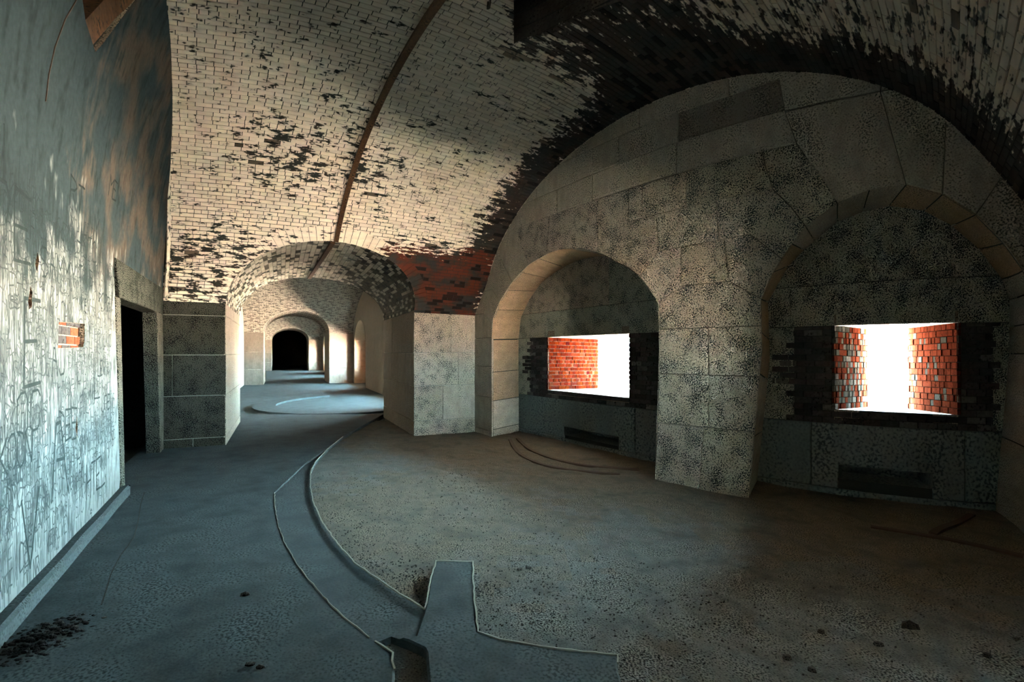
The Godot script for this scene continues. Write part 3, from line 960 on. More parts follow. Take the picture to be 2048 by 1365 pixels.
func back_b(y: float, b1: float, b2: float, sp: float, rise: float) -> float:
	var h := (b2 - b1) / 2
	var k := clampf((y - sp) / rise, 0.0, 0.99)
	return b1 + h * (1.0 - sqrt(1.0 - k * k))

const PB := 3.2      # back of the first pier
func build_pier() -> void:
	for i in RN + 1:
		var q := arch_at(float(i) / RN)
		var fv := solve_vault(q.x, q.y)
		ring_in.append(fv)
		ring_b.append(gal_ab(vault_pt(fv.x, fv.y)).y)
		q = arch_at(float(i) / RN, 0.21)
		ring_out.append(solve_vault(q.x, q.y))
	var o := base("wall_back", "pier wall of dark granite blocks with a whitewashed archway through it", "wall", "structure")
	var face := func(a: float, y: float, off: float) -> Vector3: return gal(a, y, off)
	var to := -P3(C2, 0)
	var mb := Mb.new()
	fill(mb, rect(-.2, AC - AW, -.1, 2.5), face, .03, WHITE, to, 9)
	fill(mb, rect(AC + AW, 5.6, -.1, 2.5), face, .03, WHITE, to, 9)
	part("mortar_bed", mb, M.lime_mortar, o)
	var tone := func(lo: float, hi: float) -> Color:
		var g := rng.randf_range(lo, hi)
		return Color(g, g, g)
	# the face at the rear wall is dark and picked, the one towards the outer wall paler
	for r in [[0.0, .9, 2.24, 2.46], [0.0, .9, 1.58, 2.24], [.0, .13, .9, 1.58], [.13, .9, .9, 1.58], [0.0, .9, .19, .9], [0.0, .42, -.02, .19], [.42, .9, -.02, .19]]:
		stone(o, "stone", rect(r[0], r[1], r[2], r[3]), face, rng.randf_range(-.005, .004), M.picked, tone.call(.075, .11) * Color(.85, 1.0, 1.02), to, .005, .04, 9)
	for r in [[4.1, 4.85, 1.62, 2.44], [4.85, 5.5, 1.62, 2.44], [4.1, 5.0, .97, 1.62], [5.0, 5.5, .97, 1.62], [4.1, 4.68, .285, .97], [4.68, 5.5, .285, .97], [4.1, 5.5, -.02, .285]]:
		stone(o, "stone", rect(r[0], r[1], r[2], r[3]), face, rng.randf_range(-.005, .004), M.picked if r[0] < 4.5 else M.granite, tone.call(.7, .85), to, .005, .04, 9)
	# jambs
	for side in 2:
		var a0 := AC - AW if side == 0 else AC + AW
		var sg := 1.0 if side == 0 else -1.0
		var jm := func(b: float, y: float, off: float) -> Vector3: return gal(a0 - off * sg, y, b)
		var tj := P3(E1, 0) * sg
		mb = Mb.new()
		fill(mb, rect(0.01, PB, -.1, 2.5), jm, .03, WHITE, tj, 9)
		part("mortar_bed", mb, M.lime_mortar, o)
		var ys := [-.02, .19, .9, 1.58, 2.24, 2.455] if side == 0 else [-.02, .285, .97, 1.62, 2.445]
		for i in ys.size() - 1:
			var c := 1.5 if i % 2 == 0 else 2.1
			for seg in ([[0.0, c], [c, PB]] if side == 1 or i > 0 else [[0.0, PB]]):
				stone(o, "stone", rect(seg[0], seg[1], ys[i], ys[i + 1]), jm, rng.randf_range(-.004, .003), M.granite, tone.call(.62, .7) if side == 0 else tone.call(.7, .8), tj, .004, .035, 9)
	# brick soffit of the archway
	var soffit := func(x: float, y: float, off: float) -> Vector3:      # x along the gallery 0..1, y 0..1 round the arch
		var i := clampi(int(y * RN), 0, RN - 1)
		var t := y * RN - i
		var q := arch_at(y, off)
		var b0 := lerpf(ring_b[i], ring_b[i + 1], t)
		var b1 := back_b(q.y, PB, 19.2, 2.7, 2.3)
		return gal(q.x, q.y, lerpf(b0, b1, x))
	mb = Mb.new()
	for i in 40:
		mb.plain(soffit.call(0, i / 40.0, .012), soffit.call(1, i / 40.0, .012), soffit.call(1, (i + 1) / 40.0, .012), soffit.call(0, (i + 1) / 40.0, .012), WHITE, gal(AC, 2.2, 1.5) - (soffit.call(.5, i / 40.0, 0) as Vector3))
	part("mortar_bed", mb, M.mortar, o)
	var list := []
	var rows := 58
	for r in rows:
		var y0 := (r + .06) / rows
		var y1 := (r + .94) / rows
		var x := 0.0 if r % 2 == 0 else -0.03
		while x < 1.0:
			var xe := minf(x + 0.062, 1.0)
			if xe - maxf(x, 0.0) > 0.01:
				var m2 := Mb.new()
				var g := rng.randf_range(.8, 1.05)
				var k := Color(g, g, g)
				var dark_share := 0.12 + 0.55 * smoothstep(.55, .8, y0) + 0.18 * (1.0 - smoothstep(.1, .35, y0))
				if rng.randf() < dark_share: k = Color(.13, .13, .12) * rng.randf_range(.6, 1.6)
				var at: Vector3 = soffit.call((x + xe) / 2, (y0 + y1) / 2, 0)
				brick(m2, soffit, maxf(x, 0.0) + .0012, xe - .0012, y0, y1, rng.randf_range(-.004, .004), .012, k, gal(AC, 2.0, 1.5) - at, Vector2(rng.randf() * 3, rng.randf() * 3))
				list.append([at.distance_to(eye), m2])
			x = xe
	put_bricks(list, M.limewash, o)

# the nearest 300 bricks singly, the others as one piece
func put_bricks(list: Array, mat: Material, o: Node3D) -> void:
	list.sort_custom(func(p, q): return p[0] < q[0])
	var rest := Mb.new()
	for i in list.size():
		var m2: Mb = list[i][1]
		if i < 300:
			part("brick", m2, mat, o)
		else:
			rest.v.append_array(m2.v); rest.uv.append_array(m2.uv); rest.col.append_array(m2.col)
	if list.size() > 300:
		part("brickwork", rest, mat, o).set_meta("kind", "stuff")

# ---------------------------------------------------------------- the bays beyond
func build_far_bays() -> void:
	# [start, end, springing, rise, archway at its far end: springing, rise, its thickness]
	var B := [[PB, 19.2, 2.7, 2.3, 2.8, 1.05, 3.2], [22.4, 42.0, 2.9, 2.5, 3.0, 1.0, 4.0]]
	var names := ["second", "third"]
	for n in 2:
		var d: Array = B[n]
		var b0: float = d[0]; var b1: float = d[1]; var sp: float = d[2]; var ri: float = d[3]
		var asp: float = d[4]; var ari: float = d[5]; var th: float = d[6]
		var o := base("wall_far", "whitewashed brick vault and walls of the %s bay seen through the archway" % names[n], "wall", "structure")
		var mid := (b0 + b1) / 2
		var hw := (b1 - b0) / 2
		var vm := func(x: float, y: float, off: float) -> Vector3:      # x: angle, y: across
			return gal(y, sp + (ri + off) * sin(x), mid - hw * cos(x))
		# archway holes at both ends, as outlines on the vault
		var holes := []
		for e in 2:
			var hsp := asp if e == 1 else (ASP if n == 0 else 2.8)
			var hri := ari if e == 1 else ARI
			var h := PackedVector2Array()
			for i in 25:
				var w := PI * i / 24
				var y := hsp + hri * sin(w)
				var x := asin(clampf((y - sp) / ri, -0.05, 1.0))
				h.append(Vector2(x if e == 0 else PI - x, AC + AW * cos(w)))
			h.append(Vector2(-0.2 if e == 0 else PI + 0.2, AC - AW)); h.append(Vector2(-0.2 if e == 0 else PI + 0.2, AC + AW))
			holes.append(h)
		var pieces := [rect(0, PI, 0, 5.37)]
		for h in holes:
			var next := []
			for q in pieces: next.append_array(Geometry2D.clip_polygons(q, h))
			pieces = next
		var mb := Mb.new()
		for q in pieces: fill(mb, q, vm, 0.0, WHITE, Vector3.DOWN, 0.12)
		for i in mb.uv.size(): mb.uv[i] = Vector2(-mb.uv[i].y, mb.uv[i].x * 7.0)
		part("vault", mb, M.far_brick, o)
		# rear wall
		mb = Mb.new()
		mb.plain(gal(0, -.1, b0 - .1), gal(0, -.1, b1 + .1), gal(0, 6, b1 + .1), gal(0, 6, b0 - .1), Color(.5, .5, .5), P3(E1, 0))
		part("rear_wall", mb, M.granite, o)
		# pier at the far end: blocks, jambs, soffit
		var pf := func(a: float, y: float, off: float) -> Vector3: return gal(a, y, b1 + off)
		for r in [[0.0, AC - AW], [AC + AW, 5.6]]:
			for c in [[-.02, .8], [.8, 1.7], [1.7, asp + .02]]:
				var g := rng.randf_range(.25, .32) if r[0] < 1 else rng.randf_range(.5, .6)
				stone(o, "stone", rect(r[0], r[1], c[0], c[1]), pf, 0.0, M.granite, Color(g, g, g), -P3(C2, 0), .004, .03, 9)
		for r in [AC - AW, AC + AW]:
			mb = Mb.new()
			mb.plain(gal(r, -.1, b1), gal(r, -.1, b1 + th), gal(r, asp, b1 + th), gal(r, asp, b1), Color(.6, .6, .59), P3(E1, 0) * (1 if r < AC else -1))
			part("jamb", mb, M.granite, o)
		mb = Mb.new()
		for i in 24:
			var p := []
			for q in [i, i + 1]:
				var w: float = PI * q / 24.0
				var y := asp + ari * sin(w)
				var a := AC + AW * cos(w)
				var x := asin(clampf((y - sp) / ri, 0.0, 1.0))
				p.append(gal(a, y, mid + hw * cos(x)))
				p.append(gal(a, y, b1 + th + 0.4))
			mb.plain(p[0], p[1], p[3], p[2], WHITE, gal(AC, 2, b1) - (p[0] as Vector3))
		part("arch_soffit", mb, M.far_brick, o)
		# outer wall with its recess
		var om := func(b: float, y: float, off: float) -> Vector3: return gal(5.36 + off, y, b)
		var ow := -P3(E1, 0)
		mb = Mb.new()
		var win := []
		for w in far_windows():
			if w[0] > b0 and w[1] < b1: win.append(w)
		var face := [rect(b0 - .1, b1 + .1, -.1, 6)]
		for w in win:
			var ap := arch_poly((w[0] + w[1]) / 2, 2.0, 2.2, 1.1)
			var next := []
			for q in face: next.append_array(Geometry2D.clip_polygons(q, ap))
			face = next
		for q in face: fill(mb, q, om, 0, Color(.5, .5, .48), ow, 9)
		part("outer_wall", mb, M.granite, o)
		for w in win:
			var ap := arch_poly((w[0] + w[1]) / 2, 2.0, 2.2, 1.1)
			mb = Mb.new()
			for i in ap.size() - 1:
				mb.plain(om.call(ap[i].x, ap[i].y, 0), om.call(ap[i + 1].x, ap[i + 1].y, 0), om.call(ap[i + 1].x, ap[i + 1].y, .8), om.call(ap[i].x, ap[i].y, .8), Color(.5, .42, .35), om.call((w[0] + w[1]) / 2, 1.5, .4) - om.call(ap[i].x, ap[i].y, .4))
			part("recess_reveal", mb, M.granite, o)
			mb = Mb.new()
			for q in clip_hole(rect(ap[0].x - .1, ap[ap.size() - 1].x + .1, -.1, 3.5), rect(w[0], w[1], .9, 1.95)): fill(mb, q, om, .8, Color(.6, .6, .6), ow, 9)
			part("recess_wall", mb, M.granite, o)
			mb = Mb.new()
			for b in [w[0], w[1]]:
				mb.plain(gal(6.16, .9, b), gal(7.4, .9, b), gal(7.4, 1.95, b), gal(6.16, 1.95, b), Color(.13, .03, .018), gal(6.5, 1, (w[0] + w[1]) / 2) - gal(6.5, 1, b))
			part("embrasure_cheek", mb, M.brick, o)
			mb = Mb.new()
			for y in [.9, 1.95]:
				mb.plain(gal(6.16, y, w[0]), gal(7.4, y, w[0]), gal(7.4, y, w[1]), gal(6.16, y, w[1]), Color(.5, .5, .48), Vector3(0, 1.4 - y, 0))
			part("embrasure_sill", mb, M.granite, o)
	# the unlit end of the gallery
	var o2 := base("wall_end", "unlit chamber closing the gallery behind the farthest arch", "wall", "structure")
	var mb2 := Mb.new()
	mb2.plain(gal(-.2, -.2, 64), gal(5.6, -.2, 64), gal(5.6, 6, 64), gal(-.2, 6, 64), WHITE, -P3(C2, 0))
	for a in [-.1, 5.5]: mb2.plain(gal(a, -.2, 46), gal(a, -.2, 64), gal(a, 6, 64), gal(a, 6, 46), WHITE, P3(E1, 0) * (1 if a < 1 else -1))
	mb2.plain(gal(-.2, 5, 46), gal(5.6, 5, 46), gal(5.6, 5, 64), gal(-.2, 5, 64), WHITE, Vector3.DOWN)
	part("chamber", mb2, M.granite, o2)

# ---------------------------------------------------------------- brick vault over the near bay
var VENT := [6.0, .645, 6.55, .575, 8.3, .50, 8.3, .71, 6.9, .69, 6.3, .668]
func off_vault(f: float, v: float, off: float) -> Vector3:
	return vault_pt(f, v) - vault_in(f, v) * off

func vpiece(mb: Mb, poly: PackedVector2Array, off: float, back: float, k: Color) -> void:
	var n := poly.size()
	var fr := []
	var bk := []
	var uv := []
	var mid := Vector2.ZERO
	for p in poly: mid += p / n
	var nin := vault_in(mid.x, mid.y)
	for p in poly:
		var q := vault_pt(p.x, p.y)
		fr.append(q - nin * off)
		bk.append(q - nin * back)
		uv.append(Vector2(p.y, p.x / 12.0))
	var m := vault_pt(mid.x, mid.y)
	if n == 4:
		mb.quad(fr[0], fr[1], fr[2], fr[3], uv[0], uv[1], uv[2], uv[3], k, nin)
	else:
		var ix := Geometry2D.triangulate_polygon(poly)
		for t in range(0, ix.size(), 3):
			mb.tri(fr[ix[t]], fr[ix[t + 1]], fr[ix[t + 2]], uv[ix[t]], uv[ix[t + 1]], uv[ix[t + 2]], k, nin)
	for i in n:
		var j := (i + 1) % n
		mb.quad(fr[i], fr[j], bk[j], bk[i], uv[i], uv[j], uv[j], uv[i], k, (fr[i] + fr[j]) / 2 - m)

func build_vault() -> void:
	var o := base("ceiling", "high brick barrel vault, whitewash flaking off to dark brick", "ceiling", "structure")
	var vent := V(VENT)
	var hole := ring_out.duplicate()
	hole.append(Vector2(-0.3, ring_out[RN].y)); hole.append(Vector2(-0.3, ring_out[0].y))
	var arch := ring_in.duplicate()
	arch.append(Vector2(-0.3, ring_in[RN].y)); arch.append(Vector2(-0.3, ring_in[0].y))
	# mortar bed
	var mb := Mb.new()
	for i in 48:
		for j in 22:
			var f0 := i / 4.0 - (0.1 if i == 0 else 0.0)
			var f1 := (i + 1) / 4.0 + (0.1 if i == 47 else 0.0)
			var v0 := -0.03 + 1.10 * j / 22.0
			var v1 := -0.03 + 1.10 * (j + 1) / 22.0
			var cell := V([f0, v0, f1, v0, f1, v1, f0, v1])
			var pieces := [cell]
			if i < 8: pieces = Geometry2D.clip_polygons(cell, arch)
			elif i > 22 and i < 35: pieces = Geometry2D.clip_polygons(cell, vent)
			for q in pieces:
				var ix := Geometry2D.triangulate_polygon(q)
				for t in range(0, ix.size(), 3):
					var a: Vector2 = q[ix[t]]; var b: Vector2 = q[ix[t + 1]]; var c: Vector2 = q[ix[t + 2]]
					mb.tri(off_vault(a.x, a.y, .011), off_vault(b.x, b.y, .011), off_vault(c.x, c.y, .011), a, b, c, WHITE, vault_in(a.x, a.y))
	part("mortar_bed", mb, M.joint, o)
	# courses: equal steps round the arch at mid width
	var fs := PackedFloat32Array([0.0])
	var run := 0.0
	var last := vault_pt(0, .5)
	var f := 0.0
	while f < 12.0:
		f += 0.004
		var p := vault_pt(f, .5)
		run += p.distance_to(last)
		last = p
		if run >= 0.0675:
			fs.append(f)
			run = 0.0
	var list := []
	for r in fs.size() - 1:
		var f0 := fs[r]
		var f1 := fs[r + 1]
		var df := f1 - f0
		var len := 0.0
		for i in 8: len += vault_pt(f0, i / 8.0).distance_to(vault_pt(f0, (i + 1) / 8.0))
		var nb := maxi(8, int(round(len / 0.205)))
		var dv := 1.0 / nb
		var headers := r % 6 == 5
		if headers: dv *= 0.5
		var v := -0.02 - (dv * 0.5 if r % 2 == 0 else 0.0) - rng.randf() * dv * 0.15
		while v < 1.03:
			var v1 := v + dv * rng.randf_range(.96, 1.04)
			var g := rng.randf_range(.86, 1.06)
			var k := Color(g, g * rng.randf_range(.98, 1.01), g * rng.randf_range(.96, 1.01))
			var bare := bare_amount(clampf((v + v1) / 2, 0, 1), (f0 + f1) / 2)
			if bare > 0.2 and rng.randf() < bare * bare * 0.40: k = Color(.11, .10, .09) * rng.randf_range(.5, 1.6)
			var jf := df * 0.085
			var jv := dv * (0.026 if not headers else 0.052)
			var poly := V([f0 + jf, v + jv, f1 - jf, v + jv, f1 - jf, v1 - jv, f0 + jf, v1 - jv])
			var pieces := [poly]
			if f0 < 2.6: pieces = Geometry2D.clip_polygons(poly, hole)
			elif f0 > 5.7 and f0 < 8.6: pieces = Geometry2D.clip_polygons(poly, vent)
			for q in pieces:
				if q.size() < 3: continue
				var m2 := Mb.new()
				vpiece(m2, q, rng.randf_range(-.003, .003), .012, k)
				var c := vault_pt((f0 + f1) / 2, (v + v1) / 2)
				# size as the viewer meets it; what lies overhead or behind is out of view
				var dd := c - eye
				var seen := -dd.z > 0.5 and absf(dd.x / dd.z) < 1.04 and absf(dd.y / dd.z) < 0.74
				list.append([dd.length() if seen else 100.0 + dd.length(), m2])
			v = v1
	put_bricks(list, M.paint, o)
	# ring of bricks on edge round the archway
	for i in RN:
		var m2 := Mb.new()
		var t0 := 0.08
		var p := V([ring_in[i].lerp(ring_in[i + 1], t0).x, ring_in[i].lerp(ring_in[i + 1], t0).y, ring_in[i + 1].x, ring_in[i + 1].y, ring_out[i + 1].x, ring_out[i + 1].y, ring_out[i].lerp(ring_out[i + 1], t0).x, ring_out[i].lerp(ring_out[i + 1], t0).y])
		var g := rng.randf_range(.9, 1.05)
		vpiece(m2, p, rng.randf_range(-.003, .002), .02, Color(g, g, g))
		part("voussoir_brick", m2, M.paint, o)
	# ventilator shaft
	var ms := Mb.new()
	for i in vent.size():
		var a := vent[i]
		var b := vent[(i + 1) % vent.size()]
		var pa := vault_pt(a.x, a.y); var pb := vault_pt(b.x, b.y)
		var mid := vault_pt(7.2, .61)
		for s in 8:
			var y0 := s * 0.16
			var y1 := y0 + 0.15
			ms.plain(pa + Vector3(0, y0 - .005, 0), pb + Vector3(0, y0 - .005, 0), pb + Vector3(0, y1, 0), pa + Vector3(0, y1, 0), Color(.10, .085, .075) * rng.randf_range(.7, 1.2), mid - (pa + pb) / 2)
	part("ventilator_shaft", ms, M.brick, o)
	var mc := Mb.new()
	var ix := Geometry2D.triangulate_polygon(vent)
	for t in range(0, ix.size(), 3):
		var q := []
		for e in 3: q.append(vault_pt(vent[ix[t + e]].x, vent[ix[t + e]].y) + Vector3(0, 1.25, 0))
		mc.tri(q[0], q[1], q[2], Vector2.ZERO, Vector2(1, 0), Vector2(0, 1), WHITE, Vector3.DOWN)
	part("shaft_cover", mc, M.wood, o)

# ---------------------------------------------------------------- rear wall, doorway, wall behind the viewer
func build_rear_wall() -> void:
	var o := base("wall_left", "white plastered rear wall covered with carved graffiti", "wall", "structure")
	var to := P3(NI, 0)
	var door_out := V([3.36, 2.60, .06, 2.66, -.1, -.1, 3.02, -.1])
	var patch := V([5.06, 1.835, 4.40, 1.854, 4.415, 1.70, 4.45, 1.655, 4.75, 1.645, 5.08, 1.64])
	var hole := V([5.30, 5.5, 5.25, 4.13, 5.11, 4.06, 4.78, 4.0, 4.68, 4.13, 4.34, 4.75, 4.1, 5.5])
	var chips := [V([5.64, 1.93, 5.60, 2.03, 5.57, 2.0, 5.58, 1.90, 5.62, 1.88]), V([5.52, 2.18, 5.48, 2.27, 5.45, 2.22, 5.49, 2.13]), V([3.16, .06, 3.06, .24, 3.03, .06]), V([4.66, 1.0, 4.62, 1.10, 4.60, 1.02, 4.61, .90])]
	var openings := [door_out, patch, hole] + chips
	# the wall in columns from corner to corner of its openings, and in bands of height that follow the coving
	var xs := [-.2, 12.6]
	for h in openings:
		for v in h: xs.append(clampf(v.x, -.2, 12.6))
	xs.sort()
	var mb := Mb.new()
	for i in xs.size() - 1:
		if xs[i + 1] - xs[i] < 0.0005: continue
		for band in [[-.1, 2.5], [2.5, 3.0], [3.0, 3.5], [3.5, 4.0], [4.0, 4.5], [4.5, 5.0], [5.0, 5.9]]:
			var pieces := [rect(xs[i], xs[i + 1], band[0], band[1])]
			for h in openings:
				var next := []
				for s in pieces: next.append_array(Geometry2D.clip_polygons(s, h))
				pieces = next
			for s in pieces: fill(mb, s, left_pt, 0.0, WHITE, to, 20)
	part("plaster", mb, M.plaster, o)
	# broken edges of the plaster
	mb = Mb.new()
	for h in [patch, hole] + chips:
		for i in h.size():
			var a: Vector2 = h[i]
			var b: Vector2 = h[(i + 1) % h.size()]
			mb.plain(left_pt(a.x, a.y, 0), left_pt(b.x, b.y, 0), left_pt(b.x, b.y, .035), left_pt(a.x, a.y, .035), Color(.5, .49, .46), to)
	part("plaster_edge", mb, M.granite, o)
	# bricks laid bare
	var y := 1.60
	var row := 0
	while y < 1.88:
		var x := 4.34 + (0.11 if row % 2 == 0 else 0.0)
		while x < 5.12:
			var m2 := Mb.new()
			var k := Color(.16, .05, .03) * rng.randf_range(.7, 1.3)
			if rng.randf() < 0.4: k = Color(.06, .06, .065)
			brick(m2, left_pt, x + .006, x + .206, y + .006, y + .066, .03, .06, k, to, Vector2(rng.randf(), rng.randf()))
			part("brick", m2, M.brick, o)
			x += .212
		y += .072
		row += 1
	mb = Mb.new()
	fill(mb, rect(4.2, 5.2, 1.5, 2.0), left_pt, .045, Color(.45, .44, .4), to, 9)
	part("mortar_bed", mb, M.granite, o)
	mb = Mb.new()
	for c in chips: fill(mb, rect(c[0].x - .2, c[0].x + .1, c[0].y - .2, c[0].y + .3), left_pt, .036, Color(.10, .035, .025), to, 9)
	part("brick_backing", mb, M.brick, o)
	# hollow behind the broken top
	mb = Mb.new()
	var P := func(u: float, yy: float, off: float) -> Vector3: return left_pt(u, yy, off)
	mb.plain(P.call(4.0, 3.8, .8), P.call(5.5, 3.8, .8), P.call(5.5, 5.8, .8), P.call(4.0, 5.8, .8), WHITE, to)
	mb.plain(P.call(4.0, 3.9, .0), P.call(5.5, 3.9, .0), P.call(5.5, 3.9, .8), P.call(4.0, 3.9, .8), WHITE, Vector3.UP)
	for u in [4.0, 5.5]: mb.plain(P.call(u, 3.8, .3), P.call(u, 3.8, .8), P.call(u, 5.8, .8), P.call(u, 5.8, .3), WHITE, to)
	part("hollow", mb, M.damp, o)
	# plaster fillet where the wall meets the vault
	mb = Mb.new()
	var fp := []
	var fu := []
	var ff := 0.1
	while ff < 9.0:
		fp.append(vault_pt(ff, .004) + Vector3(0, -.01, 0))
		fu.append((P3(NI, 0) + vault_in(ff, .004)).normalized())
		ff += 0.15
	sweep(mb, fp, fu, .05, .03, WHITE)
	part("plaster_fillet", mb, M.limewash, o)
	# kerb at the foot of the wall
	var kb := base("baseboard_left", "low grey concrete kerb along the foot of the graffiti wall", "kerb", "structure")
	mb = Mb.new()
	for i in 16:
		var u0 := 3.0 + i * 0.55
		var u1 := u0 + 0.55
		var d0 := .075 + .003 * sin(u0 * 5.0)
		var d1 := .075 + .003 * sin(u1 * 5.0)
		var h0 := .15 + .003 * sin(u0 * 7.0)
		var h1 := .15 + .003 * sin(u1 * 7.0)
		mb.plain(left_pt(u0, 0, -d0), left_pt(u1, 0, -d1), left_pt(u1, h1 - .02, -d1), left_pt(u0, h0 - .02, -d0), Color(.9, .9, .88), to)
		mb.plain(left_pt(u0, h0 - .02, -d0), left_pt(u1, h1 - .02, -d1), left_pt(u1, h1, -d1 + .02), left_pt(u0, h0, -d0 + .02), Color(.9, .9, .88), to + Vector3.UP)
		mb.plain(left_pt(u0, h0, -d0 + .02), left_pt(u1, h1, -d1 + .02), left_pt(u1, h1, .01), left_pt(u0, h0, .01), Color(.9, .9, .88), Vector3.UP)
		if i == 0: mb.plain(left_pt(u0, 0, -d0), left_pt(u0, h0, -d0), left_pt(u0, h0, .01), left_pt(u0, 0, .01), Color(.9, .9, .88), -P3(DL, 0))
	part("kerb", mb, M.concrete, kb)
	# doorway: granite frame, reveals and the dark room behind
	var dr := base("door_1", "open dark doorway with a grey granite frame next to the pier", "doorway", "structure")
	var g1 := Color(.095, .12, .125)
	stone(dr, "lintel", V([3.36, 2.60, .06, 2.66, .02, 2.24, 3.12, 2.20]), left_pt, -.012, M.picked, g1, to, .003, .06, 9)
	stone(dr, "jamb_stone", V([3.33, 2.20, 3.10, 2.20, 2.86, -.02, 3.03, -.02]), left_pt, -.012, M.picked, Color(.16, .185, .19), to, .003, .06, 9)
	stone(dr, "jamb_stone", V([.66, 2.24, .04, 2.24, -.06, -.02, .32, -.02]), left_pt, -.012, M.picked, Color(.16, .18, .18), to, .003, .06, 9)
	mb = Mb.new()
	for s in [[3.10, 2.86], [.66, .32]]:
		mb.plain(left_pt(s[0], 2.22, -.005), left_pt(s[1], -.05, -.005), left_pt(s[1], -.05, .17), left_pt(s[0], 2.22, .17), g1, P3(DL, 0) * (1 if s[0] < 1 else -1))
	mb.plain(left_pt(.6, 2.22, 0), left_pt(3.12, 2.20, 0), left_pt(3.12, 2.20, .17), left_pt(.6, 2.22, .17), g1, Vector3.DOWN)
	part("reveal", mb, M.picked, dr)
	mb = Mb.new()
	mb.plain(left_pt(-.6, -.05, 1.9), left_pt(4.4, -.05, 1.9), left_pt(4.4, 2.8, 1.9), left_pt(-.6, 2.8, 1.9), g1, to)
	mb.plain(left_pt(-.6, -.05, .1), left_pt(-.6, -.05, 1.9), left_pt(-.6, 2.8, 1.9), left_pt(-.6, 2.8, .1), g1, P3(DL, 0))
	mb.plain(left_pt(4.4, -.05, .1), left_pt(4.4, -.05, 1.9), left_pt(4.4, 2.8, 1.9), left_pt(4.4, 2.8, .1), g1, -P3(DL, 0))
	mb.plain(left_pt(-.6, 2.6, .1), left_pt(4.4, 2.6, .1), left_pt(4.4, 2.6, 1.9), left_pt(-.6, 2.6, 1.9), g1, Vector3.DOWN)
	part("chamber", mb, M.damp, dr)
	# the pier behind the viewer
	var wf := base("wall_front", "granite pier wall closing the bay behind the viewpoint", "wall", "structure")
	var fm := func(x: float, yy: float, off: float) -> Vector3: return P3(PF + PD * x + PN * off, yy)
	mb = Mb.new()
	for q in clip_hole(rect(-.5, 9.2, -.1, 3.2), rect(SIDE[0], SIDE[1], SIDE[2], SIDE[3])): fill(mb, q, fm, .03, WHITE, P3(-PN, 0), 20)
	part("mortar_bed", mb, M.mortar, wf)
	var rw := base("window_3", "plain embrasure through the near pier, beside the viewpoint", "embrasure", "structure")
	mb = Mb.new()
	var ho := rect(SIDE[0], SIDE[1], SIDE[2], SIDE[3])
	for i in 4:
		var a := ho[i]
		var b := ho[(i + 1) % 4]
		mb.plain(fm.call(a.x, a.y, -.002), fm.call(b.x, b.y, -.002), fm.call(b.x, b.y, 1.22), fm.call(a.x, a.y, 1.22), Color(.4, .4, .39), fm.call((SIDE[0] + SIDE[1]) / 2, (SIDE[2] + SIDE[3]) / 2, .6) - fm.call((a.x + b.x) / 2, (a.y + b.y) / 2, .6))
	part("reveal", mb, M.granite, rw)
	for r in 4:
		for c in 8:
			var x0 := c * 1.15 - (0.5 if r % 2 else 0.0)
			for q in clip_hole(rect(x0, x0 + 1.15, r * .64 - .02, r * .64 + .62), ho):
				stone(wf, "stone", q, fm, 0.0, M.granite, Color(.6, .6, .58), P3(-PN, 0), .005, .03, 9)

# ---------------------------------------------------------------- floor
func slab(parent: Node, called: String, polys: Array, top: float, k: Color, mat: Material) -> void:
	var mb := Mb.new()
	var worn := k * 1.6       # paler arris: light caught on the edge, put into the colour
	for q in polys:
		if q.size() < 3: continue
		var t0 := inset(q, .011)
		var ix := Geometry2D.triangulate_polygon(t0)
		if ix.is_empty():
			t0 = q
			ix = Geometry2D.triangulate_polygon(t0)
		for t in range(0, ix.size(), 3):
			var a: Vector2 = t0[ix[t]]; var b: Vector2 = t0[ix[t + 1]]; var c: Vector2 = t0[ix[t + 2]]
			mb.tri(Vector3(a.x, top, a.y), Vector3(b.x, top, b.y), Vector3(c.x, top, c.y), a, b, c, k, Vector3.UP)
		var sgn := 1.0 if Geometry2D.is_polygon_clockwise(q) else -1.0
		for i in q.size():
			var j: int = (i + 1) % q.size()
			var a: Vector2 = q[i]; var b: Vector2 = q[j]
			var c: Vector2 = t0[j]; var d: Vector2 = t0[i]
			var e := b - a
			var out := Vector3(-e.y, 0, e.x) * sgn
			mb.quad(Vector3(a.x, top - .008, a.y), Vector3(b.x, top - .008, b.y), Vector3(b.x, -.06, b.y), Vector3(a.x, -.06, a.y), a, b, b + Vector2(0, .1), a + Vector2(0, .1), k, out)
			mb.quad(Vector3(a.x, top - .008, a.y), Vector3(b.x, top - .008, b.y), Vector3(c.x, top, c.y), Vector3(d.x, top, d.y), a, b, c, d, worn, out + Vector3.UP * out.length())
	part(called, mb, mat, parent)

func ragged(poly: PackedVector2Array, step: float, amp: float) -> PackedVector2Array:
	var out := PackedVector2Array()
	for i in poly.size():
		var a := poly[i]
		var b := poly[(i + 1) % poly.size()]
		var n := maxi(1, int(a.distance_to(b) / step))
		if a.distance_to(b) > 4.0: n = 1
		for k in n:
			var w := amp if k > 0 else amp * 0.3
			out.append(a.lerp(b, float(k) / n) + Vector2(rng.randf_range(-w, w), rng.randf_range(-w, w)))
	return out

# brown gravel lies inside the gun track and along the outer wall, grey earth elsewhere
func soil(x: float, z: float, n: FastNoiseLite) -> Color:
	var r := Vector2(x + 0.9, (z + 5.2) * 0.75).length() + n.get_noise_2d(x * 3.0, z * 3.0) * 0.9
	var w := 2.0 - (Vector2(x, z) - Vector2(2.2, -6.6)).dot(Vector2(-0.66, 0.75)) + n.get_noise_2d(x * 2.0 + 40.0, z * 2.0) * 0.8
	var k := maxf(1.0 - smoothstep(1.0, 1.9, r), smoothstep(-0.3, 0.5, w))
	return Color(0.94, 1.0, 1.02).lerp(Color(1.10, .90, .74), k)

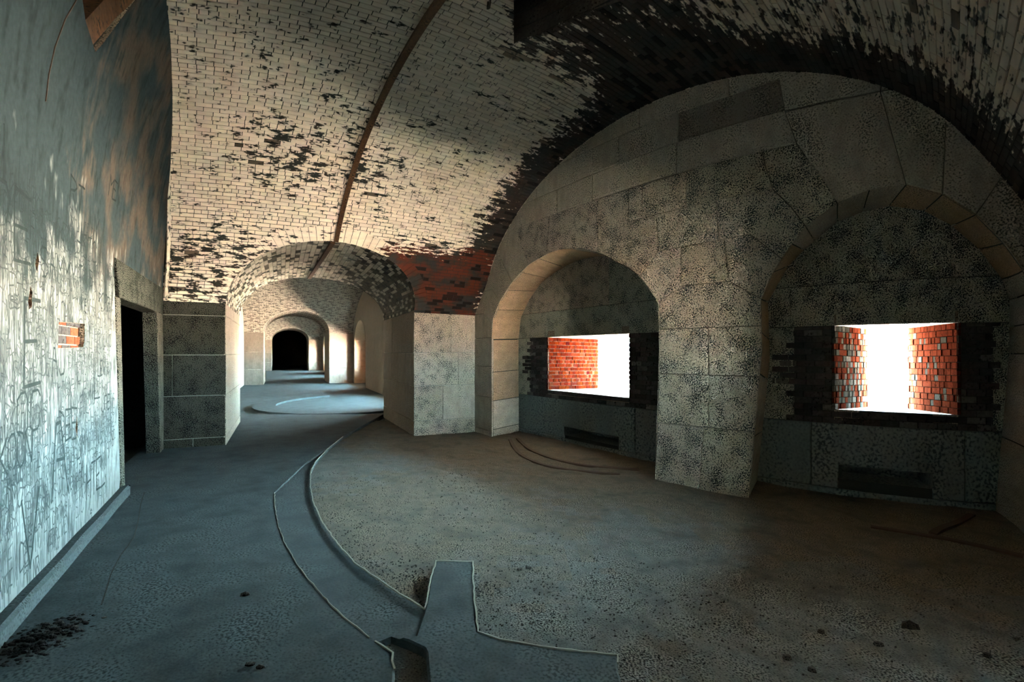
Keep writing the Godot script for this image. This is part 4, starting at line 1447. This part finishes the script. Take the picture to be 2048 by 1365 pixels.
func build_floor() -> void:
	var o := base("floor", "worn concrete and gravel floor with a curved gun track", "floor", "structure")
	# earth and gravel, uneven
	var n := FastNoiseLite.new()
	n.seed = 5
	n.frequency = 0.9
	n.fractal_octaves = 4
	var mb := Mb.new()
	var st := 0.11
	var nx := 118
	var nz := 128
	var h := PackedFloat32Array()
	for j in nz + 1:
		for i in nx + 1:
			h.append(n.get_noise_2d((-6.5 + i * st) * 1.7, (-12.0 + j * st) * 1.7) * 0.020 - 0.004)
	for j in nz:
		for i in nx:
			var x := -6.5 + i * st
			var z := -12.0 + j * st
			var q := j * (nx + 1) + i
			mb.quad(Vector3(x, h[q], z), Vector3(x + st, h[q + 1], z), Vector3(x + st, h[q + nx + 2], z + st), Vector3(x, h[q + nx + 1], z + st), Vector2(x, z), Vector2(x + st, z), Vector2(x + st, z + st), Vector2(x, z + st), soil(x, z, n), Vector3.UP)
	part("earth", mb, M.dirt, o)
	# floor of the far bays and of the door chamber
	mb = Mb.new()
	mb.plain(gal(-1, -.01, 3.0), gal(9, -.01, 3.0), gal(9, -.01, 66), gal(-1, -.01, 66), WHITE, Vector3.UP)
	mb.plain(left_pt(-1.5, -.012, 3.0), left_pt(6, -.012, 3.0), left_pt(6, -.012, -.3), left_pt(-1.5, -.012, -.3), WHITE, Vector3.UP)
	part("flagging", mb, M.concrete, o)
	# concrete: everything on the rear side of the gun track, with a tongue of it and a strip in the foreground
	var inner := [-3.159, -9.35, -3.01, -8.17, -2.83, -7.22, -2.668, -6.63, -2.345, -5.815, -2.072, -5.213, -1.755, -4.616, -1.425, -4.08, -1.166, -3.705, -.922, -3.436, -.715, -3.217, -.529, -3.035]
	var tongue := [-.532, -3.117, -.559, -3.436, -.566, -3.738, -.291, -3.721, -.265, -3.436, -.23, -3.093, -.189, -2.784, -.065, -2.71, .096, -2.659, .251, -2.619, .542, -2.567, .518, -2.434]
	var all := V(inner + tongue + [.50, -1.2, .48, 1.2, -.8, 2.6, -2.2, -1.0, -6.4, -8.8, -6.6, -12.8, -3.3, -12.8])
	var outer := V([-2.90, -7.0, -2.72, -6.0, -2.645, -5.575, -2.411, -5.084, -2.084, -4.464, -1.813, -4.02, -1.544, -3.622, -1.268, -3.269, -1.068, -3.024, -.881, -2.833, -.739, -2.691])
	var pit := V([-.739, -2.691, -.615, -2.588, -.605, -2.523, -.576, -2.454, -.557, -2.36, -.55, -1.9, -.30, -1.9, -.394, -2.36, -.444, -2.588, -.463, -2.63, -.559, -2.70, -.666, -2.756])
	# ring slab between the two lines of the track
	var ring_poly := V(inner.slice(2)) 
	var back := outer.duplicate()
	back.reverse()
	ring_poly.append_array(V([-.529, -2.75]))
	ring_poly.append_array(back)
	var ring: Array = Geometry2D.intersect_polygons(all, ring_poly)
	var rest: Array = Geometry2D.clip_polygons(all, ring_poly)
	var slots := [V([-2.58, -5.575, -2.515, -5.575, -2.28, -5.05, -2.332, -5.05])]
	for hole in [pit]:
		var a := []
		for q in ring: a.append_array(Geometry2D.clip_polygons(q, hole))
		ring = a
		var b := []
		for q in rest: b.append_array(Geometry2D.clip_polygons(q, hole))
		rest = b
	for i in ring.size(): ring[i] = ragged(ring[i], .12, .004)
	for i in rest.size(): rest[i] = ragged(rest[i], .12, .004)
	slab(o, "concrete_slab", rest, .052, Color(.92, .95, .95), M.concrete)
	slab(o, "track_slab", ring, .040, Color(1.25, 1.12, 1.0), M.concrete)
	# pale strips along the concrete arris paint in the light it catches
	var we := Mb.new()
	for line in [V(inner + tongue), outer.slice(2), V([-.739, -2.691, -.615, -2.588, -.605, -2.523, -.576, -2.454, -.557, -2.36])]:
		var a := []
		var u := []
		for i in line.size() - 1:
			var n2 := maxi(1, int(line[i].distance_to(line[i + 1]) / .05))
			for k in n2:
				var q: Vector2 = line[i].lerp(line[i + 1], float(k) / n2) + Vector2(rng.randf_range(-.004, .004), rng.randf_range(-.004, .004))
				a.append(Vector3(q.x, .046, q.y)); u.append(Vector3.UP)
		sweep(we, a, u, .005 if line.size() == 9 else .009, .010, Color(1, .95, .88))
	part("edge_highlight", we, M.lime_mortar, o)
	# a dirt-filled crack along the rear wall
	var ck := Mb.new()
	var ca := []
	var cu := []
	for p in V([-4.11, -5.59, -3.81, -5.13, -3.44, -4.60, -3.19, -4.22, -3.08, -4.0, -3.01, -3.85, -2.91, -3.67, -2.81, -3.50, -2.66, -3.28, -2.53, -3.08]):
		ca.append(Vector3(p.x, .050, p.y)); cu.append(Vector3.UP)
	sweep(ck, ca, cu, .008, .003, Color(.3, .32, .32))
	part("crack", ck, M.dirt, o)
	# concrete track of the next bay
	var fr := Mb.new()
	for i in 20:
		var w0 := lerpf(PI * .75, PI * 1.75, i / 20.0)
		var w1 := lerpf(PI * .75, PI * 1.75, (i + 1) / 20.0)
		var c := gal(4.0, .0, 7.5)
		var r0 := 2.3
		var r1 := 2.9
		var q := func(w: float, r: float, y: float) -> Vector3: return c + Vector3(cos(w) * r, y, -sin(w) * r * 1.25)
		fr.plain(q.call(w0, r0, .05), q.call(w1, r0, .05), q.call(w1, r1, .05), q.call(w0, r1, .05), Color(.8, .8, .8), Vector3.UP)
		fr.plain(q.call(w0, r0, -.02), q.call(w1, r0, -.02), q.call(w1, r0, .05), q.call(w0, r0, .05), Color(.8, .8, .8), c - q.call(w0, r0, 0))
		fr.plain(q.call(w0, r1, -.02), q.call(w1, r1, -.02), q.call(w1, r1, .05), q.call(w0, r1, .05), Color(.8, .8, .8), q.call(w0, r1, 0) - c)
	part("far_track", fr, M.concrete, o)
	# loose gravel, thickest inside the track
	var gr := Mb.new()
	for i in 2400:
		var t := rng.randf()
		var p := V(inner)
		var e := rng.randi_range(3, p.size() - 2)
		var at := p[e].lerp(p[e + 1], rng.randf()) + Vector2(pow(rng.randf(), 1.8) * 2.2 + .03, rng.randf_range(-.25, .35))
		if t < 0.2: at = Vector2(rng.randf_range(-.2, 3.6), rng.randf_range(-3.8, -2.3))
		if -at.y < 1.053 * (at.x + 1.0) - 1.9: continue
		if Geometry2D.is_point_in_polygon(at, all): continue
		var g := rng.randf_range(.45, 1.0)
		pebble(gr, Vector3(at.x, n.get_noise_2d(at.x * 1.7, at.y * 1.7) * .02, at.y), rng.randf_range(.003, .007), Color(g * 1.1, g, g * .86) * 2.4)
	var go := part("loose_gravel", gr, M.dirt, self)
	tag(go, "loose brownish gravel scattered inside the curved gun track", "gravel", "stuff")

# ---------------------------------------------------------------- things in the place
func build_details() -> void:
	# rusty strip running up the vault and through the archway
	var o := base("trim_1", "long rusty brown strip climbing the brick vault from the archway crown", "strip", "structure")
	var pts := []
	var ups := []
	var f := ring_in[RN / 2].x + 0.02
	while f < 10.5:
		pts.append(vault_pt(f, .475))
		ups.append(vault_in(f, .475))
		f += 0.2
	var mb := Mb.new()
	sweep(mb, pts, ups, .075, .05, WHITE)
	part("vault_run", mb, M.wood, o)
	pts = []
	ups = []
	for i in 9:
		var q := arch_at(.5)
		pts.append(gal(q.x + .04 - .16 * i / 8.0, q.y, lerpf(ring_b[RN / 2], back_b(q.y, PB, 19.2, 2.7, 2.3), i / 8.0)))
		ups.append(Vector3.DOWN)
	mb = Mb.new()
	sweep(mb, pts, ups, .075, .045, WHITE)
	part("soffit_run", mb, M.wood, o)
	# two old iron hooks in the vault
	var hooks := [[6.05, .385, "small rusty iron hook in the vault beside the brown strip"], [6.35, .55, "small rusty iron hook in the vault near the dark ventilator hole"]]
	for h in hooks:
		var p := vault_pt(h[0], h[1])
		var up := vault_in(h[0], h[1])
		var hk := base("iron_hook", h[2], "hook", "", "hooks in the vault", p)
		mb = Mb.new()
		sweep(mb, [up * -.01, up * .03, up * .06, up * .075 + Vector3(.02, -.01, .05), up * .06 + Vector3(.03, -.02, .11), up * .03 + Vector3(.03, -.02, .12)], [Vector3.LEFT, Vector3.LEFT, Vector3.LEFT, Vector3.LEFT, Vector3.LEFT, Vector3.LEFT], .018, .018, WHITE)
		part("shank", mb, M.iron, hk)
	# timber seen in the broken top of the graffiti wall
	var beam := base("wooden_beam", "dark weathered wooden beam slanting in the hole high in the plaster wall", "beam")
	mb = Mb.new()
	sweep(mb, [left_pt(4.98, 3.97, .16), left_pt(4.62, 4.5, .16), left_pt(4.1, 5.25, .16)], [P3(NI, 0), P3(NI, 0), P3(NI, 0)], .20, .13, WHITE)
	part("timber", mb, M.wood, beam)
	# stiff wire on the wall
	var wire := base("wire", "thin bent dark wire hanging high on the plaster wall", "wire")
	mb = Mb.new()
	var wp := []
	var wu := []
	for q in [[5.30, 4.22], [5.38, 4.05], [5.47, 3.85], [5.53, 3.62], [5.545, 3.42], [5.53, 3.25]]:
		wp.append(left_pt(q[0], q[1], -.012))
		wu.append(P3(NI, 0))
	sweep(mb, wp, wu, .006, .006, WHITE)
	part("strand", mb, M.iron, wire)
	# iron traverse rails let into the floor
	var rails := [["curved iron gun rail on the dark floor before the left embrasure, inner one", [.104, -9.412, .3, -8.333, .649, -7.547, 1.043, -7.143, 1.439, -6.987, 1.75, -6.9]],
		["curved iron gun rail on the dark floor before the left embrasure, outer one", [-.037, -9.302, .089, -8.122, .339, -7.373, .668, -6.957, 1.053, -6.751, 1.428, -6.612]],
		["straight iron rail on the dark floor by the right-hand pilaster", [3.3, -4.60, 3.653, -4.36, 3.858, -4.167, 4.026, -3.931]],
		["short slanting iron rail on the dark floor below the right embrasure", [3.72, -4.42, 3.891, -4.545, 4.254, -4.748, 4.55, -4.95]]]
	for r in rails:
		var ro := base("gun_rail", r[0], "rail", "", "iron gun rails")
		var p := V(r[1])
		var a := []
		var u := []
		for i in p.size() - 1:
			for k in 4:
				var q: Vector2 = catmull(p[maxi(i - 1, 0)], p[i], p[i + 1], p[mini(i + 2, p.size() - 1)], k / 4.0)
				a.append(Vector3(q.x, -.012, q.y)); u.append(Vector3.UP)
		a.append(Vector3(p[p.size() - 1].x, -.012, p[p.size() - 1].y)); u.append(Vector3.UP)
		mb = Mb.new()
		sweep(mb, a, u, .06, .028, WHITE)
		part("rail_bar", mb, M.iron, ro)
	# stones and rubbish lying about
	var bits := [[.061, -3.81, .028, .55, "flat pale stone chip right of the concrete tongue"], [.127, -3.837, .026, .5, "pale stone chip, the farther of two beside the concrete tongue"], [.113, -3.042, .02, .55, "single pale pebble on the gravel below the two stone chips"], [2.402, -3.025, .05, .16, "dark lump of rubble on the bare floor at the right"], [2.911, -2.888, .022, .7, "round white pebble near the lower right corner"],
		[1.831, -2.963, .025, .5, "pale flat chip, uppermost of those in the middle of the bare floor"], [2.079, -2.837, .024, .5, "pair-sized pale chip left of the dark rubble lump"], [1.494, -2.712, .028, .5, "pale flake low on the bare floor, leftmost of its group"], [1.564, -2.606, .024, .45, "grey flake at the bottom edge of the bare floor"], [2.594, -2.73, .026, .2, "small dark stone between the white pebble and the rubble lump"],
		[-1.765, -3.306, .035, .10, "dark brown clod on the concrete left of the gun track"], [-1.344, -2.564, .03, .10, "dark brown clod at the bottom edge, left one of the pair"], [-1.28, -2.54, .028, .10, "dark brown clod at the bottom edge, right one of the pair"], [-2.466, -3.019, .02, .6, "white chip on the floor by the kerb"]]
	for b in bits:
		mb = Mb.new()
		pebble(mb, Vector3.ZERO, b[2], Color(b[3] * 1.02, b[3], b[3] * .95))
		var so := part("loose_stone", mb, M.dirt, self)
		so.position = Vector3(b[0] * .97, .046 if b[0] < -.1 else 0.0, b[1] * .97)
		tag(so, b[4], "stone", "", "loose stones on the floor")
	# heap of dark debris by the kerb
	mb = Mb.new()
	for i in 420:
		var r := pow(rng.randf(), .7) * .26
		var w := rng.randf() * TAU
		var g := rng.randf_range(.02, .07) if rng.randf() < .93 else .4
		pebble(mb, Vector3(-2.55 + cos(w) * r * .75, .044 + .03 * (1.0 - r / .26) * rng.randf(), -2.72 + sin(w) * r), rng.randf_range(.006, .02), Color(g, g, g))
	var heap := part("debris", mb, M.dirt, self)
	tag(heap, "dark crumbled debris lying on the floor at the foot of the kerb", "debris", "stuff")
	# dust and grit along the kerb
	mb = Mb.new()
	for i in 700:
		var u := rng.randf_range(3.1, 5.6)
		var d := .09 + pow(rng.randf(), 1.6) * .3
		var g := rng.randf_range(.3, .9)
		var q := left_pt(u, .045, -d)
		pebble(mb, q, rng.randf_range(.003, .011), Color(g, g, g * .95))
	var grit := part("grit", mb, M.dirt, self)
	tag(grit, "fine grit and mortar crumbs strewn along the kerb", "grit", "stuff")
